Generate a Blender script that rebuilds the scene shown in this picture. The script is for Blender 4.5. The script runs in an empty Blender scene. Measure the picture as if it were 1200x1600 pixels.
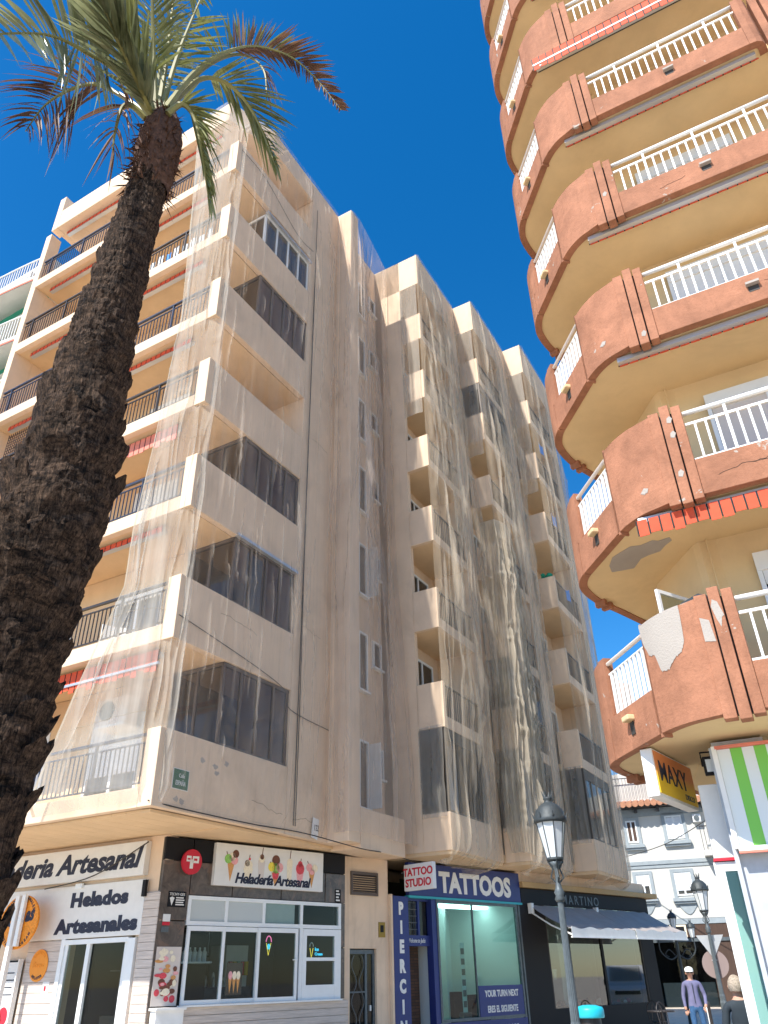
import bpy, bmesh, math, random
from mathutils import Matrix, Vector, Quaternion
R = math.radians
rnd = random.Random(7)
scene = bpy.context.scene
COL = scene.collection

# ------------------------------------------------------------------ camera, sky, sun, exposure
cam_data = bpy.data.cameras.new('camera')
cam = bpy.data.objects.new('camera', cam_data)
COL.objects.link(cam)
cam_data.sensor_fit = 'VERTICAL'
cam_data.sensor_height = 24.0
cam_data.lens = 24.0 * 1188.0 / 1600.0
cam_data.clip_start = 0.05
cam_data.clip_end = 3000.0
PITCH, ROLL = R(31.47), R(-1.34)
fwd = Vector((0, math.cos(PITCH), math.sin(PITCH)))
upv = Vector((0, -math.sin(PITCH), math.cos(PITCH)))
rgt = Vector((1, 0, 0))
cx = rgt * math.cos(ROLL) + upv * math.sin(ROLL)
cy = -rgt * math.sin(ROLL) + upv * math.cos(ROLL)
cm = Matrix((cx, cy, -fwd)).transposed().to_4x4()
cm.translation = Vector((0, 0, 1.65))
cam.matrix_world = cm
scene.camera = cam

SUN_EL = 50.2
SUN_TRAVEL = Vector((0.638 * math.cos(R(SUN_EL)), 0.770 * math.cos(R(SUN_EL)), -math.sin(R(SUN_EL)))).normalized()
world = bpy.data.worlds.new('World')
scene.world = world
world.use_nodes = True
wn = world.node_tree
sky = wn.nodes.new('ShaderNodeTexSky')
sky.sky_type = 'NISHITA'
sky.sun_disc = False
sky.sun_elevation = R(SUN_EL)
sky.sun_rotation = R(219.6)
sky.air_density = 1.0
sky.dust_density = 0.25
sky.ozone_density = 4.0
bg = wn.nodes['Background']
bg.inputs[1].default_value = 0.116
hs_ = wn.nodes.new('ShaderNodeHueSaturation')
hs_.inputs['Saturation'].default_value = 1.36
wn.links.new(sky.outputs[0], hs_.inputs['Color'])
wn.links.new(hs_.outputs[0], bg.inputs[0])

sun_data = bpy.data.lights.new('sun', 'SUN')
sun_data.energy = 4.3
sun_data.angle = R(0.53)
sun_data.color = (1.0, 0.955, 0.88)
sun = bpy.data.objects.new('sun', sun_data)
sun.rotation_euler = SUN_TRAVEL.to_track_quat('-Z', 'Y').to_euler()
sun.location = (-20, -20, 40)
COL.objects.link(sun)

scene.view_settings.view_transform = 'Standard'
scene.view_settings.look = 'None'
scene.view_settings.exposure = 0.92
scene.view_settings.gamma = 1.0
scene.cycles.transparent_max_bounces = 24
scene.cycles.max_bounces = 8
scene.cycles.diffuse_bounces = 4
scene.cycles.use_denoising = True

# ------------------------------------------------------------------ materials
def nmat(name):
    m = bpy.data.materials.new(name)
    m.use_nodes = True
    nt = m.node_tree
    b = nt.nodes.get('Principled BSDF')
    return m, nt, b

def N(nt, typ, **kw):
    n = nt.nodes.new(typ)
    for k, v in kw.items():
        setattr(n, k, v)
    return n

def noise(nt, scale, detail=4, rough=.55, vec=None, dist=0):
    n = N(nt, 'ShaderNodeTexNoise')
    n.inputs['Scale'].default_value = scale
    n.inputs['Detail'].default_value = detail
    n.inputs['Roughness'].default_value = rough
    n.inputs['Distortion'].default_value = dist
    if vec: nt.links.new(vec, n.inputs['Vector'])
    return n

def ramp(nt, fac, p0, c0, p1, c1):
    r = N(nt, 'ShaderNodeValToRGB')
    r.color_ramp.elements[0].position = p0
    r.color_ramp.elements[1].position = p1
    r.color_ramp.elements[0].color = (*c0, 1) if len(c0) == 3 else c0
    r.color_ramp.elements[1].color = (*c1, 1) if len(c1) == 3 else c1
    nt.links.new(fac, r.inputs[0])
    return r

def mixc(nt, fac, a, b, blend='MIX'):
    m = N(nt, 'ShaderNodeMix', data_type='RGBA', blend_type=blend)
    for sock, v in ((m.inputs[0], fac), (m.inputs[6], a), (m.inputs[7], b)):
        if isinstance(v, (int, float)): sock.default_value = v
        elif isinstance(v, tuple): sock.default_value = (*v, 1)
        else: nt.links.new(v, sock)
    return m.outputs[2]

def objcoord(nt, scale=None, obj=True):
    t = N(nt, 'ShaderNodeTexCoord')
    v = t.outputs['Object']
    if scale:
        mp = N(nt, 'ShaderNodeMapping')
        mp.inputs['Scale'].default_value = scale
        nt.links.new(v, mp.inputs['Vector'])
        v = mp.outputs[0]
    return v

def bump(nt, b, h, strength=.3, dist=.02):
    n = N(nt, 'ShaderNodeBump')
    n.inputs['Strength'].default_value = strength
    n.inputs['Distance'].default_value = dist
    nt.links.new(h, n.inputs['Height'])
    nt.links.new(n.outputs[0], b.inputs['Normal'])

def plain(name, col, rough=.6, metal=0, spec=.4, var=0.0, vscale=6):
    m, nt, b = nmat(name)
    b.inputs['Roughness'].default_value = rough
    b.inputs['Metallic'].default_value = metal
    b.inputs['Specular IOR Level'].default_value = spec
    b.inputs['Base Color'].default_value = (*col, 1)
    if var:
        v = objcoord(nt)
        n = noise(nt, vscale, 5, .6, v)
        dark = tuple(c * (1 - var) for c in col); lite = tuple(min(1, c * (1 + var)) for c in col)
        r = ramp(nt, n.outputs['Fac'], .3, dark, .7, lite)
        nt.links.new(r.outputs[0], b.inputs['Base Color'])
    return m

def stucco(name, col, stain=(.35, .28, .22), amt=.35, bumps=.25, streak=True):
    """painted render: blotchy colour, faint vertical rain streaks, fine relief"""
    m, nt, b = nmat(name)
    v = objcoord(nt)
    n1 = noise(nt, 1.1, 5, .6, v)
    c = ramp(nt, n1.outputs['Fac'], .3, tuple(x * .9 for x in col), .72, tuple(min(1, x * 1.06) for x in col)).outputs[0]
    if streak:
        vs = objcoord(nt, (3.2, 3.2, .16))
        n2 = noise(nt, 1.6, 5, .65, vs)
        f = ramp(nt, n2.outputs['Fac'], .56, (0, 0, 0), .82, (amt, amt, amt)).outputs[0]
        c = mixc(nt, f, c, stain)
    n4 = noise(nt, .55, 7, .7, v, .6)
    f4 = ramp(nt, n4.outputs['Fac'], .54, (0, 0, 0), .78, (amt * .8,) * 3).outputs[0]
    c = mixc(nt, f4, c, stain)
    nt.links.new(c, b.inputs['Base Color'])
    b.inputs['Roughness'].default_value = .88
    b.inputs['Specular IOR Level'].default_value = .2
    n3 = noise(nt, 45, 3, .6, v)
    bump(nt, b, n3.outputs['Fac'], bumps, .008)
    return m

def peel(name, col, under):
    """old paint with patches where it has flaked to bare render"""
    m, nt, b = nmat(name)
    v = objcoord(nt)
    n1 = noise(nt, 1.9, 9, .7, v, .5)
    c = ramp(nt, n1.outputs['Fac'], .30, tuple(x * .70 for x in col), .70, tuple(min(1, x * 1.22) for x in col)).outputs[0]
    vs_ = objcoord(nt, (4, 4, .35)); n6 = noise(nt, 1.7, 6, .7, vs_)
    c = mixc(nt, ramp(nt, n6.outputs['Fac'], .56, (0,) * 3, .78, (.55,) * 3).outputs[0], c, tuple(x * .55 for x in col))
    n2 = noise(nt, 2.3, 9, .68, v, .4)
    f = ramp(nt, n2.outputs['Fac'], .655, (0, 0, 0), .67, (1, 1, 1)).outputs[0]
    c = mixc(nt, f, c, under)
    n5 = noise(nt, 22, 4, .6, v)
    c = mixc(nt, ramp(nt, n5.outputs['Fac'], .5, (0, 0, 0), .75, (.4,) * 3).outputs[0], c, tuple(x * .6 for x in col))
    nt.links.new(c, b.inputs['Base Color'])
    b.inputs['Roughness'].default_value = .85
    b.inputs['Specular IOR Level'].default_value = .2
    n3 = noise(nt, 26, 7, .7, v)
    bump(nt, b, n3.outputs['Fac'], .55, .02)
    return m

def glass(name, tint=(.55, .62, .62), alpha_dark=.0, rough=.02, refl=1.0, ior=1.5):
    m, nt, b = nmat(name)
    nt.nodes.remove(b)
    out = nt.nodes['Material Output']
    tr = N(nt, 'ShaderNodeBsdfTransparent'); tr.inputs[0].default_value = (*tint, 1)
    gl = N(nt, 'ShaderNodeBsdfGlossy'); gl.inputs['Roughness'].default_value = rough
    gl.inputs[0].default_value = (refl, refl, refl, 1)
    fr = N(nt, 'ShaderNodeFresnel'); fr.inputs[0].default_value = ior
    mx = N(nt, 'ShaderNodeMixShader')
    ge = N(nt, 'ShaderNodeNewGeometry'); iv = N(nt, 'ShaderNodeMath', operation='SUBTRACT'); iv.inputs[0].default_value = 1
    nt.links.new(ge.outputs['Backfacing'], iv.inputs[1])
    mu = N(nt, 'ShaderNodeMath', operation='MULTIPLY'); nt.links.new(fr.outputs[0], mu.inputs[0]); nt.links.new(iv.outputs[0], mu.inputs[1])
    nt.links.new(mu.outputs[0], mx.inputs[0]); nt.links.new(tr.outputs[0], mx.inputs[1]); nt.links.new(gl.outputs[0], mx.inputs[2])
    nt.links.new(mx.outputs[0], out.inputs[0])
    return m

def net_mat(name, lo, hi, col, zs=.10):
    """fine dust-net cloth: thread cover varies in vertical gathers"""
    m, nt, b = nmat(name)
    nt.nodes.remove(b)
    out = nt.nodes['Material Output']
    v = objcoord(nt, (2.2, 2.2, zs))
    n = noise(nt, 1.5, 4, .6, v)
    f = ramp(nt, n.outputs['Fac'], .32, (lo,) * 3, .74, (hi,) * 3).outputs[0]
    v2 = objcoord(nt)
    n2 = noise(nt, 1.3, 4, .6, v2)
    c = ramp(nt, n2.outputs['Fac'], .3, tuple(x * .82 for x in col), .7, col).outputs[0]
    df = N(nt, 'ShaderNodeBsdfDiffuse'); tl = N(nt, 'ShaderNodeBsdfTranslucent')
    nt.links.new(c, df.inputs[0]); nt.links.new(c, tl.inputs[0])
    mx = N(nt, 'ShaderNodeMixShader'); mx.inputs[0].default_value = .35
    nt.links.new(df.outputs[0], mx.inputs[1]); nt.links.new(tl.outputs[0], mx.inputs[2])
    tr = N(nt, 'ShaderNodeBsdfTransparent')
    m2 = N(nt, 'ShaderNodeMixShader')
    nt.links.new(f, m2.inputs[0]); nt.links.new(tr.outputs[0], m2.inputs[1]); nt.links.new(mx.outputs[0], m2.inputs[2])
    nt.links.new(m2.outputs[0], out.inputs[0])
    return m

def emit(name, col, s):
    m, nt, b = nmat(name)
    b.inputs['Base Color'].default_value = (*col, 1)
    b.inputs['Emission Color'].default_value = (*col, 1)
    b.inputs['Emission Strength'].default_value = s
    return m

M = {}
M['cream'] = stucco('cream_render', (.75, .57, .41), (.36, .26, .18), .55)
M['cream_in'] = stucco('bounce_warm_render', (.72, .52, .32), (.5, .36, .2), .2)  # cream render, warmed so its colour carries the bounced light
M['coral'] = peel('coral_paint', (.375, .170, .100), (.42, .38, .33))
M['ochre'] = stucco('ochre_soffit', (.74, .56, .32), (.42, .30, .17), .4, .2, False)
M['bare'] = stucco('bare_render', (.40, .36, .32), (.24, .20, .17), .6, .9, False)
M['white_wall'] = stucco('white_render', (.58, .57, .53), (.38, .36, .34), .15)
M['grey_trim'] = plain('grey_trim', (.30, .34, .36), .7, var=.1)
M['white'] = plain('white_paint', (.80, .80, .78), .45, var=.05)
M['upvc'] = plain('white_frame', (.78, .80, .80), .35, var=.03)
M['dkmetal'] = plain('dark_metal', (.035, .03, .03), .5, var=.2)
M['navy_metal'] = plain('navy_metal', (.03, .04, .07), .45, var=.2)
M['alu'] = plain('aluminium', (.55, .56, .57), .4, .6)
M['darkframe'] = plain('brown_frame', (.10, .075, .06), .5)
M['glass'] = glass('window_glass', (.42, .46, .46))
M['glass_dk'] = glass('smoked_glass', (.58, .58, .58), refl=.7, ior=1.45)
M['glass_shop'] = glass('shop_glass', (.74, .80, .79), refl=.7, ior=1.42)
M['glass_teal'] = glass('teal_glass', (.60, .80, .78), refl=.8, ior=1.45)
M['glass_mirror'] = glass('plate_glass', (.66, .74, .72), ior=2.1)
M['shade_white'] = plain('shaded_white_paint', (.44, .47, .51), .6, var=.1)  # white with the bluish shade put into its colour
M['frostpane'] = plain('frosted_pane', (.50, .53, .52), .25)
M['net_shade'] = net_mat('net_cloth_shade', .07, .26, (.88, .76, .64))  # shaded copy of the net: fainter cover and warmer tint stand for shade
M['curtain'] = plain('curtain_cloth', (.70, .72, .74), .9, var=.12, vscale=3)
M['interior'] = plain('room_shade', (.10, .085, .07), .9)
M['interior_lt'] = plain('shop_room', (.62, .66, .64), .8)
M['red'] = plain('red_awning', (.62, .085, .035), .8, var=.12)
M['pinkred'] = plain('faded_red_awning', (.70, .22, .16), .8, var=.12)
M['black'] = plain('black_paint', (.012, .012, .014), .6, spec=.2)
M['green'] = plain('green_awning', (.02, .30, .19), .8, var=.1)
M['net'] = net_mat('net_cloth', .18, .42, (.80, .68, .58))
M['net_lit'] = net_mat('net_cloth_lit', .24, .50, (.80, .76, .68))  # sunlit copy of the net: denser, whiter cover stands for sunlight
M['net_dense'] = net_mat('net_cloth_gathered', .16, .42, (.76, .66, .53))
M['net_side'] = net_mat('net_cloth_thin', .30, .46, (.74, .69, .61))
M['net_bunch'] = net_mat('net_cloth_bunched', .45, .75, (.64, .57, .46), .3)
M['cup'] = plain('cup_glass', (.66, .58, .52), .3)
M['wire'] = plain('cable', (.05, .045, .04), .7)
M['signwhite'] = plain('sign_white', (.74, .73, .70), .5, var=.04)
M['ink'] = plain('sign_ink', (.02, .025, .05), .6)
M['navy'] = plain('navy_sign', (.022, .035, .16), .45, var=.08)
M['signred'] = plain('sign_red', (.55, .02, .04), .5)
M['orange'] = plain('orange_sign', (.85, .30, .03), .6, var=.06)
M['yellow'] = plain('yellow_sign', (.80, .55, .05), .6)
M['lime'] = plain('lime_stripe', (.20, .56, .09), .5)
M['palewhite'] = plain('pale_stripe', (.72, .78, .80), .5)
M['tealpaint'] = plain('teal_paint', (.03, .35, .42), .5)
M['dkgreen'] = plain('green_plate', (.01, .11, .05), .5)
M['brass'] = plain('brass_plate', (.30, .18, .03), .4, .5)
M['asphalt'] = plain('asphalt', (.06, .06, .062), .9, var=.25, vscale=14)
M['gold'] = stucco('tan_fascia', (.50, .33, .16), (.3, .2, .1), .3)
M['iron'] = plain('cast_iron', (.045, .055, .06), .55, .2, var=.25, vscale=25)
M['ironlite'] = plain('grey_iron', (.11, .13, .14), .5, .3, var=.2, vscale=12)
M['frost'] = plain('frosted_lantern', (.62, .66, .68), .35)
M['skin'] = plain('skin', (.48, .27, .19), .6)
M['denim'] = plain('denim', (.03, .09, .20), .85, var=.2, vscale=20)
M['jacket'] = plain('lilac_jacket', (.14, .14, .25), .8, var=.12, vscale=12)
M['darktop'] = plain('dark_top', (.025, .035, .045), .85, var=.15)
M['greyhair'] = plain('grey_hair', (.34, .28, .22), .85, var=.45, vscale=60)
M['brownhair'] = plain('brown_hair', (.08, .04, .03), .6, var=.3, vscale=40)
M['vanwhite'] = plain('van_paint', (.80, .80, .78), .25)
M['tyre'] = plain('tyre', (.02, .02, .02), .8)
M['blue'] = plain('blue_cloth', (.06, .28, .75), .8, var=.1)
M['greencloth'] = plain('green_cloth', (.02, .33, .20), .8, var=.2)
M['bluelid'] = plain('turquoise_plastic', (.02, .45, .58), .4)
M['terracotta'] = plain('roof_tile', (.50, .24, .14), .8, var=.25, vscale=5)
M['neon_b'] = emit('neon_blue', (.05, .6, .9), .8)
M['neon_y'] = emit('neon_yellow', (.95, .75, .1), .6)
M['neon_p'] = emit('neon_pink', (.95, .2, .45), .7)
M['lampglow'] = emit('ceiling_tube', (.9, 1, .98), 4.5)

M['awngrey'] = plain('grey_canvas', (.36, .32, .30), .85, var=.1, vscale=3)
def wood(name, col, scale=(1.5, 1.5, 14), horiz=False):
    m, nt, b = nmat(name)
    v = objcoord(nt, scale)
    n = noise(nt, 2.2, 6, .65, v)
    c = ramp(nt, n.outputs['Fac'], .3, tuple(x * .7 for x in col), .7, tuple(min(1, x * 1.15) for x in col))
    nt.links.new(c.outputs[0], b.inputs['Base Color'])
    b.inputs['Roughness'].default_value = .6
    bump(nt, b, n.outputs['Fac'], .15, .005)
    return m
M['plankpaint'] = wood('painted_plank', (.60, .52, .46), (1.2, 1.2, 30))
M['darkwood'] = wood('dark_wood', (.075, .04, .025), (9, 9, .8))

def granite(name):
    m, nt, b = nmat(name)
    v = objcoord(nt)
    n = noise(nt, 3.2, 8, .7, v, 1.6)
    c = ramp(nt, n.outputs['Fac'], .3, (.045, .035, .03), .75, (.17, .13, .105)).outputs[0]
    n2 = noise(nt, 1.1, 5, .6, v, 2.5)
    c = mixc(nt, ramp(nt, n2.outputs['Fac'], .55, (0,) * 3, .62, (.5,) * 3).outputs[0], c, (.22, .13, .09))
    nt.links.new(c, b.inputs['Base Color'])
    b.inputs['Roughness'].default_value = .28
    return m
M['granite'] = granite('brown_granite')

def brickmat():
    m, nt, b = nmat('small_brick')
    t = N(nt, 'ShaderNodeTexBrick')
    t.inputs['Scale'].default_value = 1
    t.inputs['Color1'].default_value = (.14, .075, .05, 1); t.inputs['Color2'].default_value = (.08, .045, .03, 1)
    t.inputs['Mortar'].default_value = (.05, .04, .035, 1)
    t.inputs['Brick Width'].default_value = .22; t.inputs['Row Height'].default_value = .06; t.inputs['Mortar Size'].default_value = .006
    tc = N(nt, 'ShaderNodeTexCoord'); sx = N(nt, 'ShaderNodeSeparateXYZ'); cb = N(nt, 'ShaderNodeCombineXYZ')
    nt.links.new(tc.outputs['Object'], sx.inputs[0]); nt.links.new(sx.outputs[0], cb.inputs[0]); nt.links.new(sx.outputs[2], cb.inputs[1])
    nt.links.new(cb.outputs[0], t.inputs['Vector'])
    nt.links.new(t.outputs[0], b.inputs['Base Color']); b.inputs['Roughness'].default_value = .85
    return m
M['brick'] = brickmat()

def bark():
    m, nt, b = nmat('palm_bark')
    geo = N(nt, 'ShaderNodeNewGeometry')
    def pos(sc):
        mp = N(nt, 'ShaderNodeMapping'); mp.inputs['Scale'].default_value = sc
        nt.links.new(geo.outputs['Position'], mp.inputs['Vector']); return mp.outputs[0]
    n = noise(nt, 3.4, 8, .72, pos((2.6, 2.6, 7)), .9)
    c = ramp(nt, n.outputs['Fac'], .36, (.009, .006, .005), .68, (.16, .105, .072)).outputs[0]
    nf = noise(nt, 5, 7, .75, pos((18, 18, 2.2)), .6)
    c = mixc(nt, 1.0, c, ramp(nt, nf.outputs['Fac'], .40, (.22, .22, .22), .62, (1.9, 1.8, 1.7)).outputs[0], 'MULTIPLY')
    nk = noise(nt, 1.7, 8, .7, pos((2.2, 2.2, 5)), .8)
    c = mixc(nt, ramp(nt, nk.outputs['Fac'], .58, (0,) * 3, .72, (.65,) * 3).outputs[0], c, (.24, .155, .10))
    nt.links.new(c, b.inputs['Base Color'])
    b.inputs['Roughness'].default_value = .85
    b.inputs['Specular IOR Level'].default_value = .15
    n3 = noise(nt, 4, 9, .78, pos((16, 16, 3)), .8)
    bump(nt, b, n3.outputs['Fac'], 1.0, .035)
    return m
M['bark'] = bark()
def leaf(name, c0, c1, rough=.38):
    m, nt, b = nmat(name)
    v = objcoord(nt)
    n = noise(nt, 2.3, 4, .6, v)
    c = ramp(nt, n.outputs['Fac'], .33, c0, .68, c1).outputs[0]
    nt.links.new(c, b.inputs['Base Color'])
    b.inputs['Roughness'].default_value = rough
    b.inputs['Specular IOR Level'].default_value = .5
    out = nt.nodes['Material Output']
    tl = N(nt, 'ShaderNodeBsdfTranslucent'); nt.links.new(c, tl.inputs[0])
    mx = N(nt, 'ShaderNodeMixShader'); mx.inputs[0].default_value = .28
    nt.links.new(b.outputs[0], mx.inputs[1]); nt.links.new(tl.outputs[0], mx.inputs[2]); nt.links.new(mx.outputs[0], out.inputs[0])
    return m
M['leaf'] = leaf('palm_leaf', (.08, .10, .03), (.28, .29, .10), .3)
M['leafgrey'] = leaf('palm_leaf_grey', (.10, .115, .055), (.30, .32, .17), .26)
M['leafbrown'] = leaf('palm_leaf_dry', (.09, .04, .028), (.24, .13, .075), .6)
M['rachis'] = plain('leaf_stalk', (.23, .21, .07), .45, var=.2)
M['fibre'] = plain('leaf_base_fibre', (.10, .05, .032), .9, var=.5, vscale=30)

def paving():
    m, nt, b = nmat('plaza_paving')
    v = objcoord(nt)
    t = N(nt, 'ShaderNodeTexBrick'); nt.links.new(v, t.inputs['Vector'])
    t.offset = .5
    t.inputs['Scale'].default_value = 1; t.inputs['Brick Width'].default_value = .4; t.inputs['Row Height'].default_value = .4
    t.inputs['Mortar Size'].default_value = .006
    t.inputs['Color1'].default_value = (.56, .48, .38, 1); t.inputs['Color2'].default_value = (.50, .43, .34, 1); t.inputs['Mortar'].default_value = (.16, .14, .12, 1)
    n = noise(nt, .7, 6, .6, v)
    c = mixc(nt, ramp(nt, n.outputs['Fac'], .5, (0,) * 3, .8, (.4,) * 3).outputs[0], t.outputs[0], (.25, .22, .2))
    nt.links.new(c, b.inputs['Base Color']); b.inputs['Roughness'].default_value = .75
    return m
M['paving'] = paving()

# ------------------------------------------------------------------ mesh helpers
class MB:
    def __init__(self, T=None):
        self.v = []; self.f = []; self.mi = []; self.cur = 0; self.T = T
    def add(self, vs, fs):
        o = len(self.v)
        self.v += [Vector(p) for p in vs]
        for f in fs:
            self.f.append(tuple(i + o for i in f)); self.mi.append(self.cur)
        return self
    def box(self, x0, x1, y0, y1, z0, z1):
        if x0 > x1: x0, x1 = x1, x0
        if y0 > y1: y0, y1 = y1, y0
        if z0 > z1: z0, z1 = z1, z0
        return self.add([(x0, y0, z0), (x1, y0, z0), (x1, y1, z0), (x0, y1, z0), (x0, y0, z1), (x1, y0, z1), (x1, y1, z1), (x0, y1, z1)],
                 [(0, 3, 2, 1), (4, 5, 6, 7), (0, 1, 5, 4), (1, 2, 6, 5), (2, 3, 7, 6), (3, 0, 4, 7)])
    def prism(self, poly, z0, z1):
        n = len(poly)
        a = sum(poly[i][0] * poly[(i + 1) % n][1] - poly[(i + 1) % n][0] * poly[i][1] for i in range(n))
        if a < 0: poly = poly[::-1]
        vs = [(p[0], p[1], z0) for p in poly] + [(p[0], p[1], z1) for p in poly]
        fs = [tuple(range(n))[::-1], tuple(range(n, 2 * n))] + [(i, (i + 1) % n, (i + 1) % n + n, i + n) for i in range(n)]
        return self.add(vs, fs)
    def strip(self, path, z0, z1, th):
        """wall along a plan polyline, thickened to its left by th; z1 may be a list (uneven top)"""
        n = len(path); P = [Vector((p[0], p[1])) for p in path]; Q = []
        for i in range(n):
            d = (P[min(i + 1, n - 1)] - P[max(i - 1, 0)]).normalized()
            Q.append(P[i] + Vector((-d.y, d.x)) * th)
        zt = z1 if isinstance(z1, (list, tuple)) else [z1] * n
        vs = []
        for i in range(n):
            vs += [(P[i].x, P[i].y, z0), (Q[i].x, Q[i].y, z0), (Q[i].x, Q[i].y, zt[i]), (P[i].x, P[i].y, zt[i])]
        fs = []
        for i in range(n - 1):
            a = 4 * i; b = a + 4
            for k in range(4):
                k2 = (k + 1) % 4
                fs.append((a + k, a + k2, b + k2, b + k))
        fs += [(0, 3, 2, 1), (4 * n - 4, 4 * n - 3, 4 * n - 2, 4 * n - 1)]
        return self.add(vs, fs)
    def tube(self, pts, r, seg=8, cap=True):
        P = [Vector(p) for p in pts]; n = len(P)
        rr = r if isinstance(r, (list, tuple)) else [r] * n
        ref = None; vs = []
        for i in range(n):
            t = (P[min(i + 1, n - 1)] - P[max(i - 1, 0)]).normalized()
            if ref is None:
                ref = Vector((0, 0, 1)) if abs(t.z) < .9 else Vector((1, 0, 0))
            a = (ref - t * ref.dot(t)).normalized(); b = t.cross(a); ref = a
            for k in range(seg):
                w = 2 * math.pi * k / seg
                vs.append(P[i] + (a * math.cos(w) + b * math.sin(w)) * rr[i])
        fs = [(i * seg + k, i * seg + (k + 1) % seg, (i + 1) * seg + (k + 1) % seg, (i + 1) * seg + k) for i in range(n - 1) for k in range(seg)]
        if cap: fs += [tuple(range(seg))[::-1], tuple(range((n - 1) * seg, n * seg))]
        return self.add(vs, fs)
    def lathe(self, prof, seg=16, c=(0, 0, 0)):
        vs = []; n = len(prof)
        for r, z in prof:
            for k in range(seg):
                w = 2 * math.pi * k / seg
                vs.append((c[0] + r * math.cos(w), c[1] + r * math.sin(w), c[2] + z))
        fs = [(i * seg + k, i * seg + (k + 1) % seg, (i + 1) * seg + (k + 1) % seg, (i + 1) * seg + k) for i in range(n - 1) for k in range(seg)]
        fs += [tuple(range(seg))[::-1], tuple(range((n - 1) * seg, n * seg))]
        return self.add(vs, fs)
    def disc(self, x, y, z, rx, rz, n=28, th=.02):
        """upright disc facing -Y"""
        vs = [(x + rx * math.cos(2 * math.pi * k / n), y - th, z + rz * math.sin(2 * math.pi * k / n)) for k in range(n)]
        vs += [(p[0], y, p[2]) for p in vs]
        return self.add(vs, [tuple(range(n)), tuple(range(n, 2 * n))[::-1]] + [(k, k + n, (k + 1) % n + n, (k + 1) % n) for k in range(n)])
    def plate(self, poly, y, th=.006):
        """upright polygon (x,z) facing -Y"""
        n = len(poly)
        vs = [(p[0], y - th, p[1]) for p in poly] + [(p[0], y, p[1]) for p in poly]
        return self.add(vs, [tuple(range(n)), tuple(range(n, 2 * n))[::-1]] + [(k, k + n, (k + 1) % n + n, (k + 1) % n) for k in range(n)])
    def mesh(self, name, mats, smooth=False):
        me = bpy.data.meshes.new(name)
        vs = [self.T @ p for p in self.v] if self.T else self.v
        me.from_pydata([tuple(p) for p in vs], [], self.f)
        for m in (mats if isinstance(mats, (list, tuple)) else [mats]):
            me.materials.append(M[m] if isinstance(m, str) else m)
        if any(self.mi): me.polygons.foreach_set('material_index', self.mi)
        if smooth: me.polygons.foreach_set('use_smooth', [True] * len(self.f))
        me.update()
        bm = bmesh.new(); bm.from_mesh(me); bmesh.ops.recalc_face_normals(bm, faces=bm.faces); bm.to_mesh(me); bm.free()
        return me
    def build(self, name, mats, parent=None, smooth=False, bevel=0, mw=None):
        o = bpy.data.objects.new(name, self.mesh(name, mats, smooth))
        COL.objects.link(o)
        if parent: o.parent = parent
        if mw is not None: o.matrix_world = mw
        if bevel:
            b = o.modifiers.new('edge', 'BEVEL'); b.width = bevel; b.segments = 2; b.limit_method = 'ANGLE'
        return o

def tag(o, label, cat=None, group=None, kind=None):
    if label: o['label'] = label
    if cat: o['category'] = cat
    if group: o['group'] = group
    if kind: o['kind'] = kind
    return o

def empty(name, mw, label=None, cat=None, group=None, parent=None):
    o = bpy.data.objects.new(name, None); COL.objects.link(o)
    if parent: o.parent = parent
    o.matrix_world = mw if not parent else mw
    o.empty_display_size = .3
    return tag(o, label, cat, group)

def inst(name, me, parent, loc=(0, 0, 0), rot=None):
    o = bpy.data.objects.new(name, me); COL.objects.link(o); o.parent = parent
    o.location = loc
    if rot: o.rotation_euler = rot
    return o

def text(body, size, x, y, z, mat, parent=None, mw=None, xs=1.0, shear=0, offset=0, ext=.004, space=1.0, align='LEFT', rot=None, name='lettering', T=None, valign='BOTTOM_BASELINE'):
    """raised lettering standing upright, facing -Y of its frame"""
    c = bpy.data.curves.new(name, 'FONT')
    c.body = body; c.size = size; c.extrude = ext; c.offset = offset; c.shear = shear; c.space_character = space
    c.align_x = align; c.align_y = valign; c.resolution_u = 3
    c.materials.append(M[mat])
    tmp = bpy.data.objects.new(name, c); COL.objects.link(tmp)
    bpy.context.view_layer.update()
    me = bpy.data.meshes.new_from_object(tmp.evaluated_get(bpy.context.evaluated_depsgraph_get()))
    bpy.data.objects.remove(tmp); bpy.data.curves.remove(c)
    me.name = name
    o = bpy.data.objects.new(name, me); COL.objects.link(o)
    L = Matrix.Translation((x, y, z)) @ (rot or Matrix()) @ Matrix.Rotation(R(90), 4, 'X') @ Matrix.Diagonal((xs, 1, 1, 1))
    if T: L = T @ L
    if parent: o.parent = parent
    if mw is not None: L = mw @ L
    o.matrix_local = L
    return o

def spline(pts, n=6):
    """Catmull-Rom through plan/3-D points"""
    P = [Vector(p) for p in pts]; out = []
    for i in range(len(P) - 1):
        p0 = P[max(i - 1, 0)]; p1 = P[i]; p2 = P[i + 1]; p3 = P[min(i + 2, len(P) - 1)]
        for k in range(n):
            t = k / n
            out.append(.5 * ((2 * p1) + (p2 - p0) * t + (2 * p0 - 5 * p1 + 4 * p2 - p3) * t * t + (3 * p1 - p0 - 3 * p2 + p3) * t ** 3))
    out.append(P[-1])
    return out

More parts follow.
